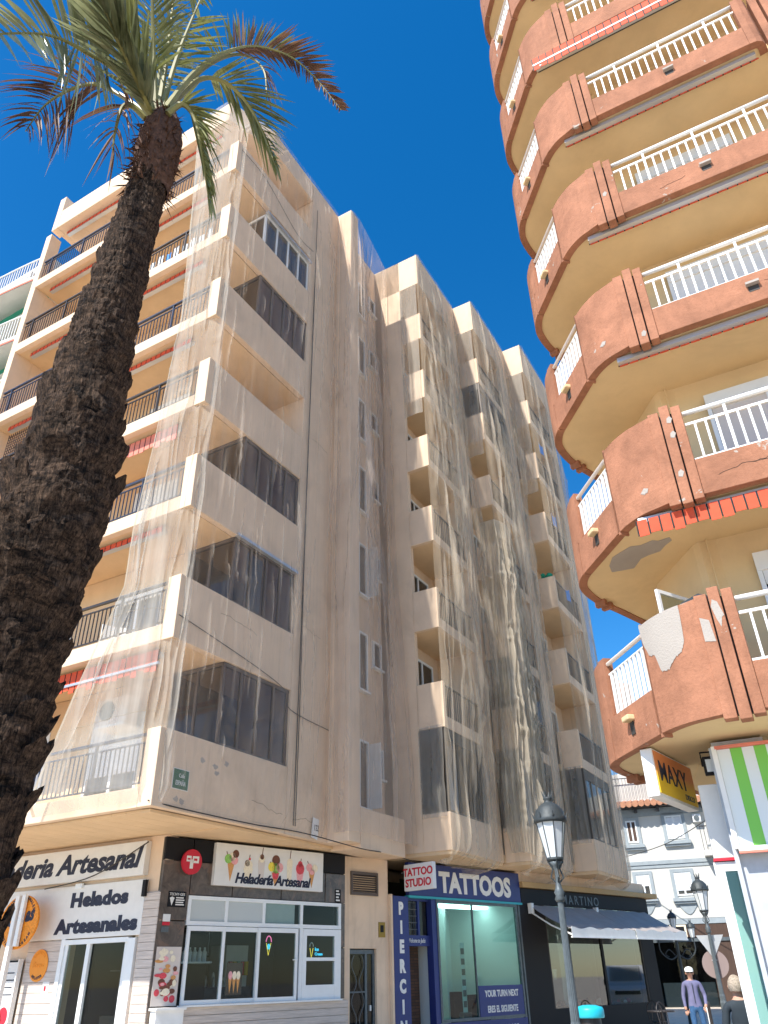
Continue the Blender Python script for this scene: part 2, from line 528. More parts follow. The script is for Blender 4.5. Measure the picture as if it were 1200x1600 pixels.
# ------------------------------------------------------------------ frames (X along a wall seen from outside, -Y out of it, Z up)
B = Matrix.Translation((-3.915, 13.02, 0)) @ Matrix.Rotation(R(60.57), 4, 'Z')
LF = Matrix.Rotation(R(-90), 4, 'Z')                       # main block, sunny side, in block frame
SF = Matrix.Translation((6.4, .3, 0)) @ Matrix.Rotation(R(-15.99), 4, 'Z')   # street-level shop line, in block frame
FL, FS = B @ LF, B @ SF
FC = Matrix.Translation((3.9, 8.43, 0)) @ Matrix.Rotation(R(-27.6), 4, 'Z')  # coral block front
az = R(18.5)
FW = Matrix.Translation((50 * math.sin(az), 50 * math.cos(az), -.64)) @ Matrix.Rotation(-az, 4, 'Z') @ Matrix.Scale(50 / 36, 4)   # white house at the end
def polar(azd, d, z=0): return Vector((d * math.sin(R(azd)), d * math.cos(R(azd)), z))

# ------------------------------------------------------------------ ground
g = MB(); g.add([(-400, -400, 0), (400, -400, 0), (400, 400, 0), (-400, 400, 0)], [(0, 1, 2, 3)])
tag(g.build('ground', 'paving'), None, kind='structure')
d = Vector((.712, .702)); nrm = Vector((.702, -.712)); c0 = Vector((5.9, 15.5))
rd = MB(); pts = []
for s, o in ((-14, -1.6), (60, -1.6), (60, 1.6), (-14, 1.6)):
    p = c0 + nrm * 1.2 + d * s + nrm * o; pts.append((p.x, p.y, .004))
rd.add(pts, [(0, 1, 2, 3)])
tag(rd.build('road', 'asphalt'), None, kind='structure')

# ------------------------------------------------------------------ main block wrapped in nets
bld = empty('apartment_building', B, 'cream seven storey corner apartment block wrapped in pale safety netting', 'building')
ZF = [4.12, 7.05, 9.90, 12.62, 15.30, 18.15, 20.98, 23.78]      # slab undersides, corner wing
ZB = [4.16, 7.04, 9.75, 12.45, 15.10, 17.82, 20.45, 23.16]      # slab undersides, bays
RT = 24.68
def part(mb, name, mat, parent=bld, **k): return mb.build(name, mat, parent, **k)

# inner core: closes the volume behind all recesses
part(MB().box(3.95, 17.6, 1.62, 9.5, 3.9, 24.4).box(1.72, 3.97, 1.66, 9.5, 4.3, 24.35), 'core_wall', 'cream')
# plain wall of the corner wing right of the openings, chamfered roof corner
part(MB().prism([(3.65, 0), (5.15, 0), (5.15, 1.6), (3.65, 1.6)], 4.12, RT), 'wall', 'cream')
part(MB().prism([(.0, .62), (.62, .0), (3.645, 0), (3.645, .22), (.25, 8.58), (0, 8.58)][:0] or [(0, .55), (1.5, 0), (3.645, 0), (3.645, 1.58), (1.69, 1.6), (1.69, 8.1), (0, 8.1)], 23.78, RT), 'roof_band', 'cream', bevel=.02)
part(MB().box(.35, 1.69, 8.1, 8.36, 23.9, 25.45).box(0, .34, 8.1, 8.38, 23.78, 25.45), 'roof_fin', 'cream')
part(MB().box(.9, 1.4, 2.2, 7.4, RT + .002, RT + .35), 'roof_rail_base', 'white')
# sunny side back wall with door openings built per storey, party fin
for k in range(7):
    z0, z1 = ZF[k], ZF[k + 1]
    ye = 8.3 if k < 6 else 7.5
    wl = MB()
    for a, b_, lo, hi in ((1.42, 2.05, .2, 3), (3.55, 4.9, .2, 3), (6.5, ye, .2, 3), (2.05, 3.55, 2.28, 3), (4.9, 6.5, 2.28, 3)):
        wl.box(1.5, 1.68, a, b_, z0 + lo, min(z0 + hi, z1))
    part(wl, 'wall', 'cream_in')
    part(MB().box(1.66, 1.7, 2.0, 6.6, z0 + .2, z0 + 2.4), 'room_dark_sheet', 'interior')  # thin dark sheet, its colour stands for the unlit room behind
    for (a, b_) in ((2.05, 3.55), (4.9, 6.5)):
        f = MB()
        f.box(1.49, 1.56, a, a + .07, z0 + .21, z0 + 2.27).box(1.49, 1.56, b_ - .07, b_, z0 + .21, z0 + 2.27)
        f.box(1.488, 1.56, a, b_, z0 + 2.0, z0 + 2.272).box(1.495, 1.555, (a + b_) / 2 - .04, (a + b_) / 2 + .04, z0 + .21, z0 + 2.0)
        dr = part(f, 'balcony_door', 'upvc')
        MB().box(1.53, 1.54, a + .06, b_ - .06, z0 + .22, z0 + 2.0).build('pane', 'glass', dr)
        low = rnd.choice((0, .4, .9, 1.5, 1.7))
        if low: MB().box(1.505, 1.518, a + .07, b_ - .07, z0 + 2.0 - low, z0 + 2.0).build('roller_shutter', rnd.choice(('curtain', 'cup', 'white')), dr)
        if low < 1: MB().strip([(1.60 + .012 * math.sin(i * 1.3), a + .1 + i * .02) for i in range(30)], z0 + .25, z0 + 2.0, .004).build('curtain', 'curtain', dr)
    # slab, edge band, corner pier and solid street-side parapet
    sl = MB().box(.02, 1.7, .17, 8.3, z0 + .012, z0 + .2).box(1.7, 3.648, .17, 1.6, z0 + .012, z0 + .2)
    bal = part(sl, 'balcony', 'cream_in')
    pp = MB().prism([(0, 0), (3.646, 0), (3.646, .15), (.15, .15), (.15, .32), (0, .32)], z0, z0 + 1.3)
    pp.build('parapet', 'cream', bal, bevel=.012)
    MB().box(0, .15, .322, 8.298, z0, z0 + .33).build('slab_edge', 'cream', bal, bevel=.01)
    rl = MB()
    mat = 'dkmetal' if k % 2 else 'navy_metal'
    rl.box(.04, .10, .33, 8.28, z0 + 1.2, z0 + 1.245).box(.055, .085, .33, 8.28, z0 + 1.07, z0 + 1.095).box(.055, .085, .33, 8.28, z0 + .40, z0 + .425)
    for y in (1.6, 3.2, 4.8, 6.4, 7.9): rl.box(.045, .095, y - .02, y + .02, z0 + .33, z0 + 1.2)
    rail = rl.build('railing', mat, bal)
    br = MB(); y = .42
    while y < 8.25:
        br.box(.06, .08, y - .008, y + .008, z0 + .42, z0 + 1.08); y += .115
    br.build('balusters', mat, bal)['kind'] = 'stuff'
    # rolled sun blind under the slab above
    zt = z1 - .02
    faded = k in (2,)
    drop = {0: .42, 2: .42}.get(k, .13)
    xa, ya, yb = (.34, 1.0, 7.9) if k else (.30, .55, 7.9)
    aw = part(MB().box(xa - .06, xa + .06, ya, yb, zt - .16, zt - .06), 'awning', 'alu')
    vl = MB(); zz = zt - .17
    y = ya
    i = 0
    while y < yb - .05:
        w = min(.17, yb - y)
        dz = drop * (.93 + .07 * math.cos(i * 1.9)) + (.03 * math.sin(i * 2.6) if drop > .2 else 0)
        vl.cur = 0; vl.box(xa - .075, xa - .065, y + .012, y + w - .012, zz - dz + .14, zz + .14)
        vl.cur = 1; vl.box(xa - .077, xa - .067, y - .006, y + .010, zz - dz + .145, zz + .14)
        y += w; i += 1
    vl.build('valance', ['pinkred' if faded else 'red', 'black'], aw)
    if k == 0: MB().box(xa - .10, xa - .05, .5, 7.9, zt - .33, zt - .28).build('front_bar', 'alu', aw)
    # glazed-in end of the balcony on the street side
    if k in (0, 1, 2, 4, 5):
        h0, h1 = z0 + 1.302, (z1 - .002 if k != 5 else z1 - .25)
        fm = 'darkframe' if k in (2, 4) else 'upvc' if k == 5 else 'darkframe'
        fr = MB()
        for x in (1.52, 2.06, 2.6, 3.12, 3.6): fr.box(x - .03, x + .03, .05, .11, h0, h1)
        fr.box(1.49, 3.64, .045, .115, h1 - .07, h1).box(1.49, 3.64, .045, .115, h0, h0 + .05)
        fr.box(1.485, 1.555, .116, 1.41, h1 - .07, h1).box(1.485, 1.555, .116, 1.41, h0, h0 + .05)
        fr.box(1.488, 1.552, .7, .75, h0, h1)
        win = part(fr, 'window', fm)
        for x0_, x1_ in ((1.55, 2.03), (2.09, 2.57), (2.63, 3.09), (3.15, 3.57)):
            MB().box(x0_, x1_, .075, .083, h0 + .05, h1 - .07).build('pane', 'glass_dk' if k != 5 else 'glass', win)
        MB().box(1.515, 1.523, .12, .7, h0 + .05, h1 - .07).box(1.515, 1.523, .75, 1.4, h0 + .05, h1 - .07).build('pane', 'glass_dk', win)
        if k in (1, 5):
            cu = MB(); n = 40; x0_, x1_ = (2.1, 2.62) if k == 1 else (1.6, 3.5)
            cu.strip([(x1_ - (x1_ - x0_) * i / n, .2 + .02 * math.sin(i * 1.3)) for i in range(n + 1)], h0 + .02, h1 - .08, .004)
            cu.build('curtain', 'curtain', win)
        if k in (1, 5):
            part(MB().box(1.45, 3.66, -.05, .05, h1 - .02, h1 + .05), 'window_hood', 'alu')
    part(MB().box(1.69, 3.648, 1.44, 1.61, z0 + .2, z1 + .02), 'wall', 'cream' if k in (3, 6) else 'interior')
part(MB().box(.0, 1.52, 8.302, 8.57, 4.12, 20.98).box(0, .4, 8.302, 8.57, 20.98, 23.6), 'party_wall', 'cream', bevel=.015)
# soffit with board joints
sf = MB()
for i in range(22):
    sf.box(.16, 2.1, .34 + i * .365, .34 + i * .365 + .357, 4.075, 4.118)
part(sf, 'soffit_boards', 'cream_in')
part(MB().prism([(.16, .16), (6.4, .16), (6.4, .4), (2.1, 1.7), (2.1, .34), (.16, .34)], 4.06, 4.112), 'soffit', 'cream_in')

# well between pilaster and first bay
part(MB().box(5.152, 5.62, -.55, 1.6, 4.12, RT), 'pilaster', 'cream', bevel=.015)
part(MB().box(5.622, 8.048, .22, 1.6, 4.12, RT - .02), 'well_wall', 'cream')
part(MB().box(5.622, 7.6, -.57, .219, 4.02, 4.86), 'well_base', 'cream', bevel=.015)
for k in range(7):
    z0 = ZB[k]
    for (x0_, x1_, a, b_) in ((6.75, 7.2, .95, 2.5), (7.5, 7.95, 1.75, 2.45)):
        fr = MB(); z2, z3 = z0 + a, z0 + b_
        fr.box(x0_, x0_ + .05, .16, .219, z2, z3).box(x1_ - .05, x1_, .16, .219, z2, z3).box(x0_, x1_, .158, .219, z3, z3 + .05).box(x0_ - .04, x1_ + .04, .10, .219, z2 - .05, z2)
        wi = part(fr, 'window', 'upvc')
        MB().box(x0_ + .05, x1_ - .05, .205, .212, z2, z3).build('pane', 'glass_dk', wi)
        if k in (0, 2) and x0_ < 7: MB().box(x1_, x1_ + .03, -.18, .15, z2, z3).build('shutter', 'white', wi)
part(MB().tube([(3.86, -.05, 4.3), (3.86, -.05, 23.5)], .012, 6), 'downpipe', 'wire')

# hairline cracks and a mortar scar low on the shaded face
for seed_, x_, z_, n_ in ((3, 2.55, 4.62, 12), (5, 3.9, 4.42, 10), (8, 4.0, 8.7, 9), (11, 4.1, 14.2, 9), (14, 1.2, 8.0, 14), (21, 4.05, 17.6, 8)):
    rg = random.Random(seed_); pt = []; zz_ = z_
    for i in range(n_): zz_ += rg.uniform(-.045, .03); pt.append((x_ + i * .09, -.001, zz_))
    part(MB().tube(pt, .0035, 4), 'crack', 'wire')
rg = random.Random(6)
for x_, z_ in ((1.1, 5.05), (1.45, 5.0), (1.75, 5.1), (.55, 4.3), (.7, 4.28), (1.5, 4.9)):
    pl = [(x_ + rg.uniform(.03, .10) * math.cos(t), z_ + rg.uniform(.02, .07) * math.sin(t)) for t in [i * .7 for i in range(9)]]
    part(MB().plate(pl, -.001, .002), 'worn_patch', 'bare')
# projecting bays
BAYS = [(8.05, 11.19, -1.58, -.82, .22, 10.42), (11.2, 14.54, -2.35, -1.62, -1.57, 13.8), (14.55, 17.9, -3.12, -2.42, -2.34, 17.3)]
for bi, (x0, x1, yf, ys, yb, xo) in enumerate(BAYS):
    back = yf + 1.25
    wl = MB()
    wl.box(xo, x1, yf, back + .3, 4.16, RT)                              # full-height strip beside the openings
    if ys < yb - .1: wl.box(x0, x0 + .16, ys, yb, 4.16, RT)
    wl.box(x0, xo, yf, back + .3, 23.16, RT)
    wl.box(x0 + .16, xo, back, back + .3, 4.2, 23.16)
    wl.box(xo, x1, back + .3, 1.6, 4.17, RT - .02).box(x0, x1, max(back + .3, -.6), 1.6, 4.17, RT - .03)
    part(wl, 'bay_wall', 'cream', bevel=.0)
    for k in range(7):
        z0, z1 = ZB[k], ZB[k + 1]
        sl = MB().box(x0 + .005, xo, yf + .005, back, z0 + .01, z0 + .2)
        bal = part(sl, 'balcony', 'cream_in')
        hp = .85 if k == 0 else 1.2
        ps = MB().box(x0, x0 + .14, yf, ys - .002, z0, z0 + hp)
        if k == 0: ps.box(x0 + .14, xo - .002, yf, yf + .14, z0, z0 + hp)
        else: ps.box(x0 + .14, xo - .002, yf, yf + .12, z0, z0 + .3)
        ps.build('parapet', 'cream', bal, bevel=.012)
        if k:
            rl = MB().box(x0 + .141, xo - .003, yf + .03, yf + .07, z0 + 1.12, z0 + 1.16)
            x = x0 + .24
            while x < xo - .05:
                rl.box(x - .008, x + .008, yf + .04, yf + .06, z0 + .3, z0 + 1.12); x += .12
            rl.build('railing', 'dkmetal', bal)
        # door at the back, small window on the side return
        fr = MB()
        fr.box(x0 + .6, x0 + .66, back - .05, back - .002, z0 + .2, z0 + 2.3).box(x0 + 1.9, x0 + 1.96, back - .05, back - .002, z0 + .2, z0 + 2.3)
        fr.box(x0 + .6, x0 + 1.96, back - .052, back - .002, z0 + 2.3, z0 + 2.37).box(x0 + 1.25, x0 + 1.31, back - .05, back - .002, z0 + .2, z0 + 2.3)
        dr = part(fr, 'balcony_door', 'upvc')
        MB().box(x0 + .66, x0 + 1.9, back - .02, back - .012, z0 + .2, z0 + 2.3).build('pane', 'glass_dk', dr)
        glazed = (k == 0) or (bi == 1 and k in (1, 5))
        if glazed:
            h0, h1 = z0 + hp + .002, z1 - .002
            fr = MB().box(x0 + .02, x0 + .08, yf + .02, yf + .08, h0, h1).box(x0 + .02, x0 + .08, ys - .07, ys - .01, h0, h1)
            fr.box(x0 + .018, x0 + .082, yf + .081, ys - .071, h1 - .3, h1).box(x0 + .018, x0 + .082, yf + .081, ys - .071, h0, h0 + .05)
            fr.box(x0 + .081, xo, yf + .018, yf + .078, h1 - .3, h1).box(x0 + .081, xo, yf + .018, yf + .078, h0, h0 + .05)
            x = x0 + .7
            while x < xo: fr.box(x - .025, x + .025, yf + .02, yf + .076, h0 + .05, h1 - .3); x += .62
            fm = ('darkframe', 'wire')[k == 0]
            wi = part(fr, 'window', fm)
            pm = MB().box(x0 + .045, x0 + .052, yf + .08, ys - .07, h0 + .05, h1 - .3).box(x0 + .08, xo, yf + .045, yf + .052, h0 + .05, h1 - .3)
            pm.build('pane', 'glass_dk' if not (bi == 2 and k == 0) else 'glass', wi)
            if k == 0:
                n = 26; cu = MB()
                cu.strip([(x0 + 1.0 - i * .5 / n, yf + .22 + .025 * math.sin(i * 1.4)) for i in range(n + 1)], h0 + .02, h1 - .35, .004)
                cu.build('curtain', 'curtain', wi)
    part(MB().box(x0 + .03, x1 - .03, yf + .03, 1.0, 4.08, 4.158), 'soffit', 'cream_in')
# ground floor body
gb = MB(SF)
gb.box(-4.5, 13.0, 2.6, 6, 0, 4.0)
part(gb, 'ground_floor_core', 'interior')
part(MB(SF).box(-.03, 1.34, .06, .3, 2.2, 4.02).box(-.03, .16, .06, .3, 0, 2.2).box(.95, 1.34, .06, .3, 0, 2.2), 'entrance_wall', 'cream')
lv = part(MB(SF).box(.17, 1.0, .02, .058, 3.24, 3.30).box(.17, 1.0, .02, .058, 3.66, 3.72).box(.17, .22, .02, .058, 3.3, 3.66).box(.95, 1.0, .02, .058, 3.3, 3.66), 'louvre_vent', 'darkframe')
for i in range(8):
    MB(SF).add([(.22, .02, 3.31 + i * .045), (.95, .02, 3.31 + i * .045), (.95, .055, 3.345 + i * .045), (.22, .055, 3.345 + i * .045)], [(0, 1, 2, 3)]).build('slat', 'darkframe', lv)
dr = part(MB(SF).box(.165, .22, .12, .18, 0, 2.18).box(.89, .945, .12, .18, 0, 2.18).box(.22, .89, .12, .18, 2.1, 2.18).box(.66, .72, .12, .18, 0, 2.1).box(.22, .66, .12, .18, 1.38, 1.41).box(.22, .66, .12, .18, .7, .73), 'entrance_door', 'ironlite')
MB(SF).box(.22, .66, .15, .156, 0, 2.1).box(.72, .89, .15, .156, 0, 2.1).build('pane', 'glass_dk', dr)
gr = MB(SF)
for cxg in (.33, .55):
    for s in range(3):
        z = .05 + s * .68
        gr.tube([SFp for SFp in [(cxg + .07 * math.sin(t * math.pi * 2 + (cxg > .4) * math.pi), .11, z + t * .66) for t in [i / 10 for i in range(11)]]], .009, 5)
gr.build('grille', 'ironlite', dr)
MB(SF).box(.76, .80, .08, .12, 1.05, 1.15).build('handle', 'alu', dr)

# facade of the ice cream parlour, street side: granite slabs, white glazing, plank base
for (a, b_, z0_, z1_) in [(-4.55, -3.96, 3.64, 4.03), (-3.94, -2.4, 3.64, 4.03), (-2.38, -1.0, 3.64, 4.03), (-.98, -.04, 3.64, 4.03),
                          (-4.55, -3.96, 2.63, 3.62), (-3.94, -3.0, 3.06, 3.62), (-2.98, -1.8, 3.06, 3.62), (-1.78, -.62, 3.06, 3.62), (-.6, -.04, 3.06, 3.62),
                          (-4.55, -3.98, 1.9, 2.61), (-4.55, -3.98, 1.28, 1.88), (-.165, -.04, 1.3, 2.2), (-.165, -.04, 2.22, 3.05)]:
    part(MB(SF).box(a, b_, .0, .06, z0_, z1_), 'stone_panel', 'black' if z0_ > 3.63 else 'granite', bevel=.004)
part(MB(SF).box(-4.54, -.05, .061, .2, 3.06, 4.03).box(-4.54, -3.97, .061, .2, 0, 3.06).box(-.16, -.05, .061, .2, 0, 3.06).box(-3.97, -.16, .061, .2, 0, 1.27), 'wall', 'interior')
fr = MB(SF)
y0, y1 = -.02, .05
for x in (-3.96, -3.13, -2.24, -1.28, -.23): fr.box(x, x + .065, y0, y1, 2.58, 3.04)
fr.box(-3.96, -.165, y0 - .003, y1, 2.98, 3.045).box(-3.96, -.165, y0 - .003, y1, 2.55, 2.62)
sw = part(fr, 'shop_window', 'upvc')
for i, (a, b_) in enumerate(((-3.895, -3.13), (-3.065, -2.24), (-2.175, -1.28), (-1.215, -.23))):
    MB(SF).box(a, b_, .01, .016, 2.62, 2.98).build('pane', 'frostpane' if i < 2 else 'glass_shop', sw)
    if i < 3: MB(SF).box(a, b_ - (.12 if i == 2 else 0), .03, .035, 2.58, 3.0).build('blind', 'white', sw)
for (a, b_, yy) in ((-3.93, -3.10, -.045), (-3.14, -2.28, -.01), (-2.34, -1.34, -.045)):
    fr = MB(SF)
    fr.box(a, a + .06, yy, yy + .045, 1.30, 2.54).box(b_ - .06, b_, yy, yy + .045, 1.30, 2.54).box(a + .06, b_ - .06, yy, yy + .045, 2.46, 2.54).box(a + .06, b_ - .06, yy, yy + .045, 1.30, 1.37)
    s = part(fr, 'sliding_window', 'upvc')
    MB(SF).box(a + .06, b_ - .06, yy + .02, yy + .025, 1.37, 2.46).build('pane', 'glass_shop', s)
MB(SF).box(-1.47, -1.36, -.09, -.05, 1.98, 2.0).build('handle', 'upvc', s)
fr = MB(SF)
fr.box(-1.28, -1.2, -.02, .05, 1.27, 2.55).box(-1.2, -1.1, -.03, .04, 1.27, 2.54).box(-.34, -.17, -.03, .04, 1.27, 2.54).box(-1.1, -.34, -.03, .04, 2.42, 2.54).box(-1.1, -.34, -.03, .04, 1.97, 2.03).box(-1.1, -.34, -.025, .04, 1.27, 1.55)
dd = part(fr, 'side_door', 'upvc')
MB(SF).box(-1.1, -.34, .0, .006, 1.55, 1.97).box(-1.1, -.34, .0, .006, 2.03, 2.42).build('pane', 'glass_shop', dd)
pk = part(MB(SF).box(-4.0, .02, .0, .059, 0, 1.265), 'plank_backing', 'plankpaint')
for i in range(10):
    MB(SF).box(-4.02, .04, -.03, -.002, i * .127 + .002, i * .127 + .122).build('plank', 'plankpaint', pk, bevel=.004)
part(MB(SF).box(-3.99, -.17, -.10, -.031, 1.268, 1.298), 'window_sill', 'white')
# room behind the parlour glass
rm = MB(SF)
rm.box(-3.9, -.2, 2.3, 2.35, 0, 3.05).box(-3.95, -3.9, .2, 2.3, 0, 3.05).box(-.2, -.15, .2, 2.3, 0, 3.05).box(-3.9, -.2, .2, 2.3, 3.03, 3.06).box(-3.9, -.2, .2, 2.3, .0, .05)
part(rm, 'shop_room', plain('room_grey', (.16, .16, .15), .8))
sh = MB(SF).box(-3.8, -3.0, .5, .9, 1.95, 1.98)
for i in range(7): sh.lathe([(.045, 0), (.045, .16), (.02, .2), (.02, .24)], 8, (-3.72 + i * .11, .7, 1.98))
tag(part(sh, 'shelf', 'white'), 'shelf of bottles behind the parlour glass')
for i, (x_, z_, w_, h_) in enumerate(((-2.9, 2.25, .3, .4), (-2.5, 2.3, .25, .35), (-2.55, 1.8, .35, .28), (-3.4, 2.4, .4, .3), (-2.15, 2.1, .2, .5))):
    pf = part(MB(SF).box(x_, x_ + w_, 2.26, 2.295, z_, z_ + h_), 'picture_frame', 'black')
    MB(SF).box(x_ + .03, x_ + w_ - .03, 2.25, 2.258, z_ + .03, z_ + h_ - .03).build('picture', ('curtain', 'cup', 'brass', 'signred', 'curtain')[i], pf)
cn = MB(SF); rgc = random.Random(12)
for i in range(26):
    cn.cur = rgc.choice((0, 1, 2)); h_ = rgc.uniform(.08, .26); cn.lathe([(.04, 0), (.045, h_ * .6), (.02, h_)], 8, (rgc.uniform(-3.7, -1.6), rgc.uniform(1.35, 1.75), 1.552))
part(cn, 'counter_jars', ['white', 'alu', 'cup'])['kind'] = 'stuff'
ct = MB(SF).box(-3.8, -1.5, 1.3, 1.8, 0, 1.55)
part(ct, 'counter', 'ironlite')
fg = MB(SF).box(-1.95, -1.4, 1.6, 2.2, .1, 2.3)
part(fg, 'drinks_fridge', 'white')
fc_ = MB(SF)
for s_ in range(4):
    for i in range(5):
        fc_.cur = (i + s_) % 3
        fc_.box(-1.9 + i * .1, -1.83 + i * .1, 1.52, 1.58, .4 + s_ * .45, .65 + s_ * .45)
part(fc_, 'drink_cans', ['signred', 'yellow', 'greencloth'])

# sunny side ground floor: L frame, wall plane 2.05 behind the balcony edge (frame X = -block y)
def LB(): return MB(LF)
WX = 2.05
part(LB().box(-8.5, -4.96, WX + .02, WX + .3, 0, 4.07).box(-4.96, -1.55, WX + .02, WX + .3, 2.4, 4.07).box(-4.96, -3.96, WX + .02, WX + .3, 0, 2.4).box(-2.1, -1.55, WX + .02, WX + .3, 0, 2.4), 'wall', 'cream')
pk = part(LB().box(-1.95, -1.58, WX - .01, WX + .018, 0, 3.1), 'plank_backing', 'plankpaint')
for i in range(23):
    LB().box(-1.955, -1.555, WX - .04, WX - .012, i * .134 + .002, i * .134 + .130).build('plank', 'plankpaint', pk, bevel=.003)
pk = part(LB().box(-4.94, -4.0, WX - .0, WX + .018, 0, 2.4), 'plank_backing', 'plankpaint')
for i in range(14):
    LB().box(-4.94, -4.0, WX - .025, WX - .002, i * .17 + .002, i * .17 + .166).build('plank', 'plankpaint', pk, bevel=.003)
fr = LB().box(-3.98, -3.88, WX - .05, WX + .05, 0, 2.4).box(-2.2, -2.02, WX - .05, WX + .05, 0, 2.36).box(-3.88, -2.2, WX - .05, WX + .05, 2.3, 2.38)
fr.box(-3.88, -3.8, WX - .02, WX + .04, 0, 2.3).box(-3.3, -3.2, WX - .02, WX + .04, 0, 2.3).box(-2.34, -2.2, WX + .02, WX + .08, 0, 2.3)
dr = part(fr, 'shop_door', 'upvc')
LB().box(-3.8, -3.3, WX + .0, WX + .006, 0, 2.3).box(-3.2, -2.34, WX + .03, WX + .036, 0, 2.3).build('pane', 'glass_shop', dr)
rm = LB().box(-4.0, -2.0, 3.9, 3.95, 0, 2.6).box(-4.0, -2.0, WX + .3, 3.9, 2.4, 2.45).box(-4.05, -4.0, WX + .3, 3.9, 0, 2.45).box(-2.0, -1.95, WX + .3, 3.9, 0, 2.45)
part(rm, 'shop_room', plain('room_dark', (.07, .06, .055), .8))
part(LB().box(-3.3, -2.1, 2.6, 3.0, 0, 1.15).box(-3.2, -2.2, 2.6, 2.9, 1.85, 1.875), 'counter', 'darkframe')
# tattoo shop
st_ = MB(SF)
part(st_.box(1.345, 1.40, -.03, .25, 0, 3.3), 'door_jamb', 'cream')
pc = tag(empty('vertical_sign', FS @ Matrix.Translation((1.42, -.02, 0))), 'narrow navy upright sign reading PIERCING beside the tattoo shop', 'sign')
MB().box(0, .5, 0, .05, .2, 3.27).build('board', 'navy', pc, bevel=.004)
for i, ch in enumerate('PIERCING'):
    text(ch, .34, .25, -.004, 2.90 - i * .385, 'signwhite', pc, xs=.8, offset=.02, align='CENTER')
ts = tag(empty('fascia_sign', FS @ Matrix.Translation((1.95, -.04, 3.3))), 'wide navy fascia sign reading TATTOOS in white capitals', 'sign')
MB().box(0, 4.32, 0, .12, 0, .72).build('board', 'navy', ts, bevel=.006)
MB().box(-.02, 4.34, -.02, .13, -.05, -.002).build('trim', 'tealpaint', ts)
text('TATTOOS', .62, 1.08, -.004, .13, 'signwhite', ts, xs=.98, offset=.028, space=1.02)
text('&', .40, .80, -.004, .2, 'signwhite', ts, xs=.6)
bx = tag(empty('projecting_sign', FS @ Matrix.Translation((1.70, -.05, 3.36)) @ Matrix.Rotation(R(-90), 4, 'Z')), 'white box sign reading TATTOO STUDIO in red', 'sign')
MB().box(.08, 1.0, 0, .12, 0, .56).build('box', 'signwhite', bx, bevel=.008)
MB().tube([(-.05, .06, .4), (.1, .06, .4)], .02, 6).build('bracket', 'ironlite', bx)
text('TATTOO', .23, .54, -.004, .31, 'signred', bx, xs=1.0, offset=.007, align='CENTER')
text('STUDIO', .23, .54, -.004, .08, 'signred', bx, xs=1.0, offset=.007, align='CENTER')
fr = MB(SF).box(1.94, 1.99, .1, .2, 0, 3.26).box(2.74, 2.9, .0, .2, 0, 3.26).box(1.99, 2.74, .1, .2, 2.26, 2.48).box(1.99, 2.74, .1, .2, 3.2, 3.26).box(2.36, 2.42, .1, .2, 2.48, 3.2)
dr = part(fr, 'tattoo_shop_door', 'navy')
MB(SF).box(1.99, 2.36, .22, .228, 2.48, 3.2).box(2.42, 2.74, .16, .168, 2.48, 3.2).build('pane', 'glass_dk', dr)
gl = MB(SF)
for i in range(5): gl.tube([(2.02 + i * .075, .14, 2.48), (2.02 + i * .075, .14, 3.2)], .008, 5)
for i in range(5): gl.tube([(1.99, .14, 2.6 + i * .14), (2.36, .14, 2.6 + i * .14)], .008, 5)
gl.build('grille', 'ironlite', dr)
part(MB(SF).box(1.99, 2.74, .5, .55, 0, 2.26), 'brick_lining', 'brick')
text('Welcome to Jacks', .13, 2.0, .096, 2.33, 'signwhite', bld, xs=.6, shear=.3, T=SF)
fr = MB(SF).box(2.9, 2.96, -.02, .06, .74, 3.25).box(6.02, 6.08, -.02, .06, .0, 3.25).box(6.14, 6.2, -.02, .06, 0, 3.3).box(2.96, 6.02, -.018, .06, 3.19, 3.25).box(2.96, 6.02, -.018, .06, .74, .8).box(4.24, 4.27, .0, .05, .8, 3.19)
sw = part(fr, 'shop_window', 'ironlite')
MB(SF).box(2.96, 4.24, .02, .028, .8, 3.19).box(4.27, 6.02, .02, .028, .8, 3.19).build('pane', 'glass_teal', sw)
rm = MB(SF).box(2.8, 6.15, 2.45, 2.5, 0, 3.3).box(2.78, 2.83, .21, 2.45, 0, 3.3).box(6.1, 6.135, .06, 2.45, 0, 3.3).box(2.83, 6.1, .08, 2.45, 3.26, 3.3).box(2.83, 6.1, .08, 2.45, 0, .06)
part(rm, 'shop_room', 'interior_lt')
part(MB(SF).box(3.3, 3.36, .5, 1.8, .06, 3.2).box(4.5, 4.56, 1.2, 2.4, .06, 3.2), 'partition', 'interior_lt')
part(MB(SF).box(3.0, 6.0, .9, 1.3, 3.2, 3.25), 'ceiling_light', 'lampglow')
part(MB(SF).box(4.75, 5.25, 1.9, 1.95, 1.75, 2.25), 'monitor', 'black')
ds = MB(SF).box(4.6, 6.0, 1.1, 1.7, .06, 1.12).box(4.7, 5.1, 1.2, 1.5, 1.12, 1.3).box(5.3, 5.9, 1.2, 1.5, 1.12, 1.22)
part(ds, 'desk', 'black')
bn = tag(empty('standing_banner', FS @ Matrix.Translation((4.05, .25, 0))), 'narrow printed banner standing behind the tattoo shop glass', 'banner')
MB().box(-.08, .08, 0, .01, .9, 2.35).build('sheet', 'signwhite', bn)
bb = MB()
for i in range(6): bb.box(-.06, .06, -.006, -.001, 1.0 + i * .22, 1.13 + i * .22)
bb.build('printed_blocks', 'ironlite', bn); MB().box(-.15, .15, -.05, .08, 0, .9).build('foot', 'ironlite', bn)
ys_ = tag(empty('window_sign', FS @ Matrix.Translation((4.28, -.012, .80))), 'navy window sign reading YOUR TURN NEXT and ERES EL SIGUIENTE', 'sign')
MB().box(0, 1.73, 0, .02, 0, .63).build('board', 'navy', ys_)
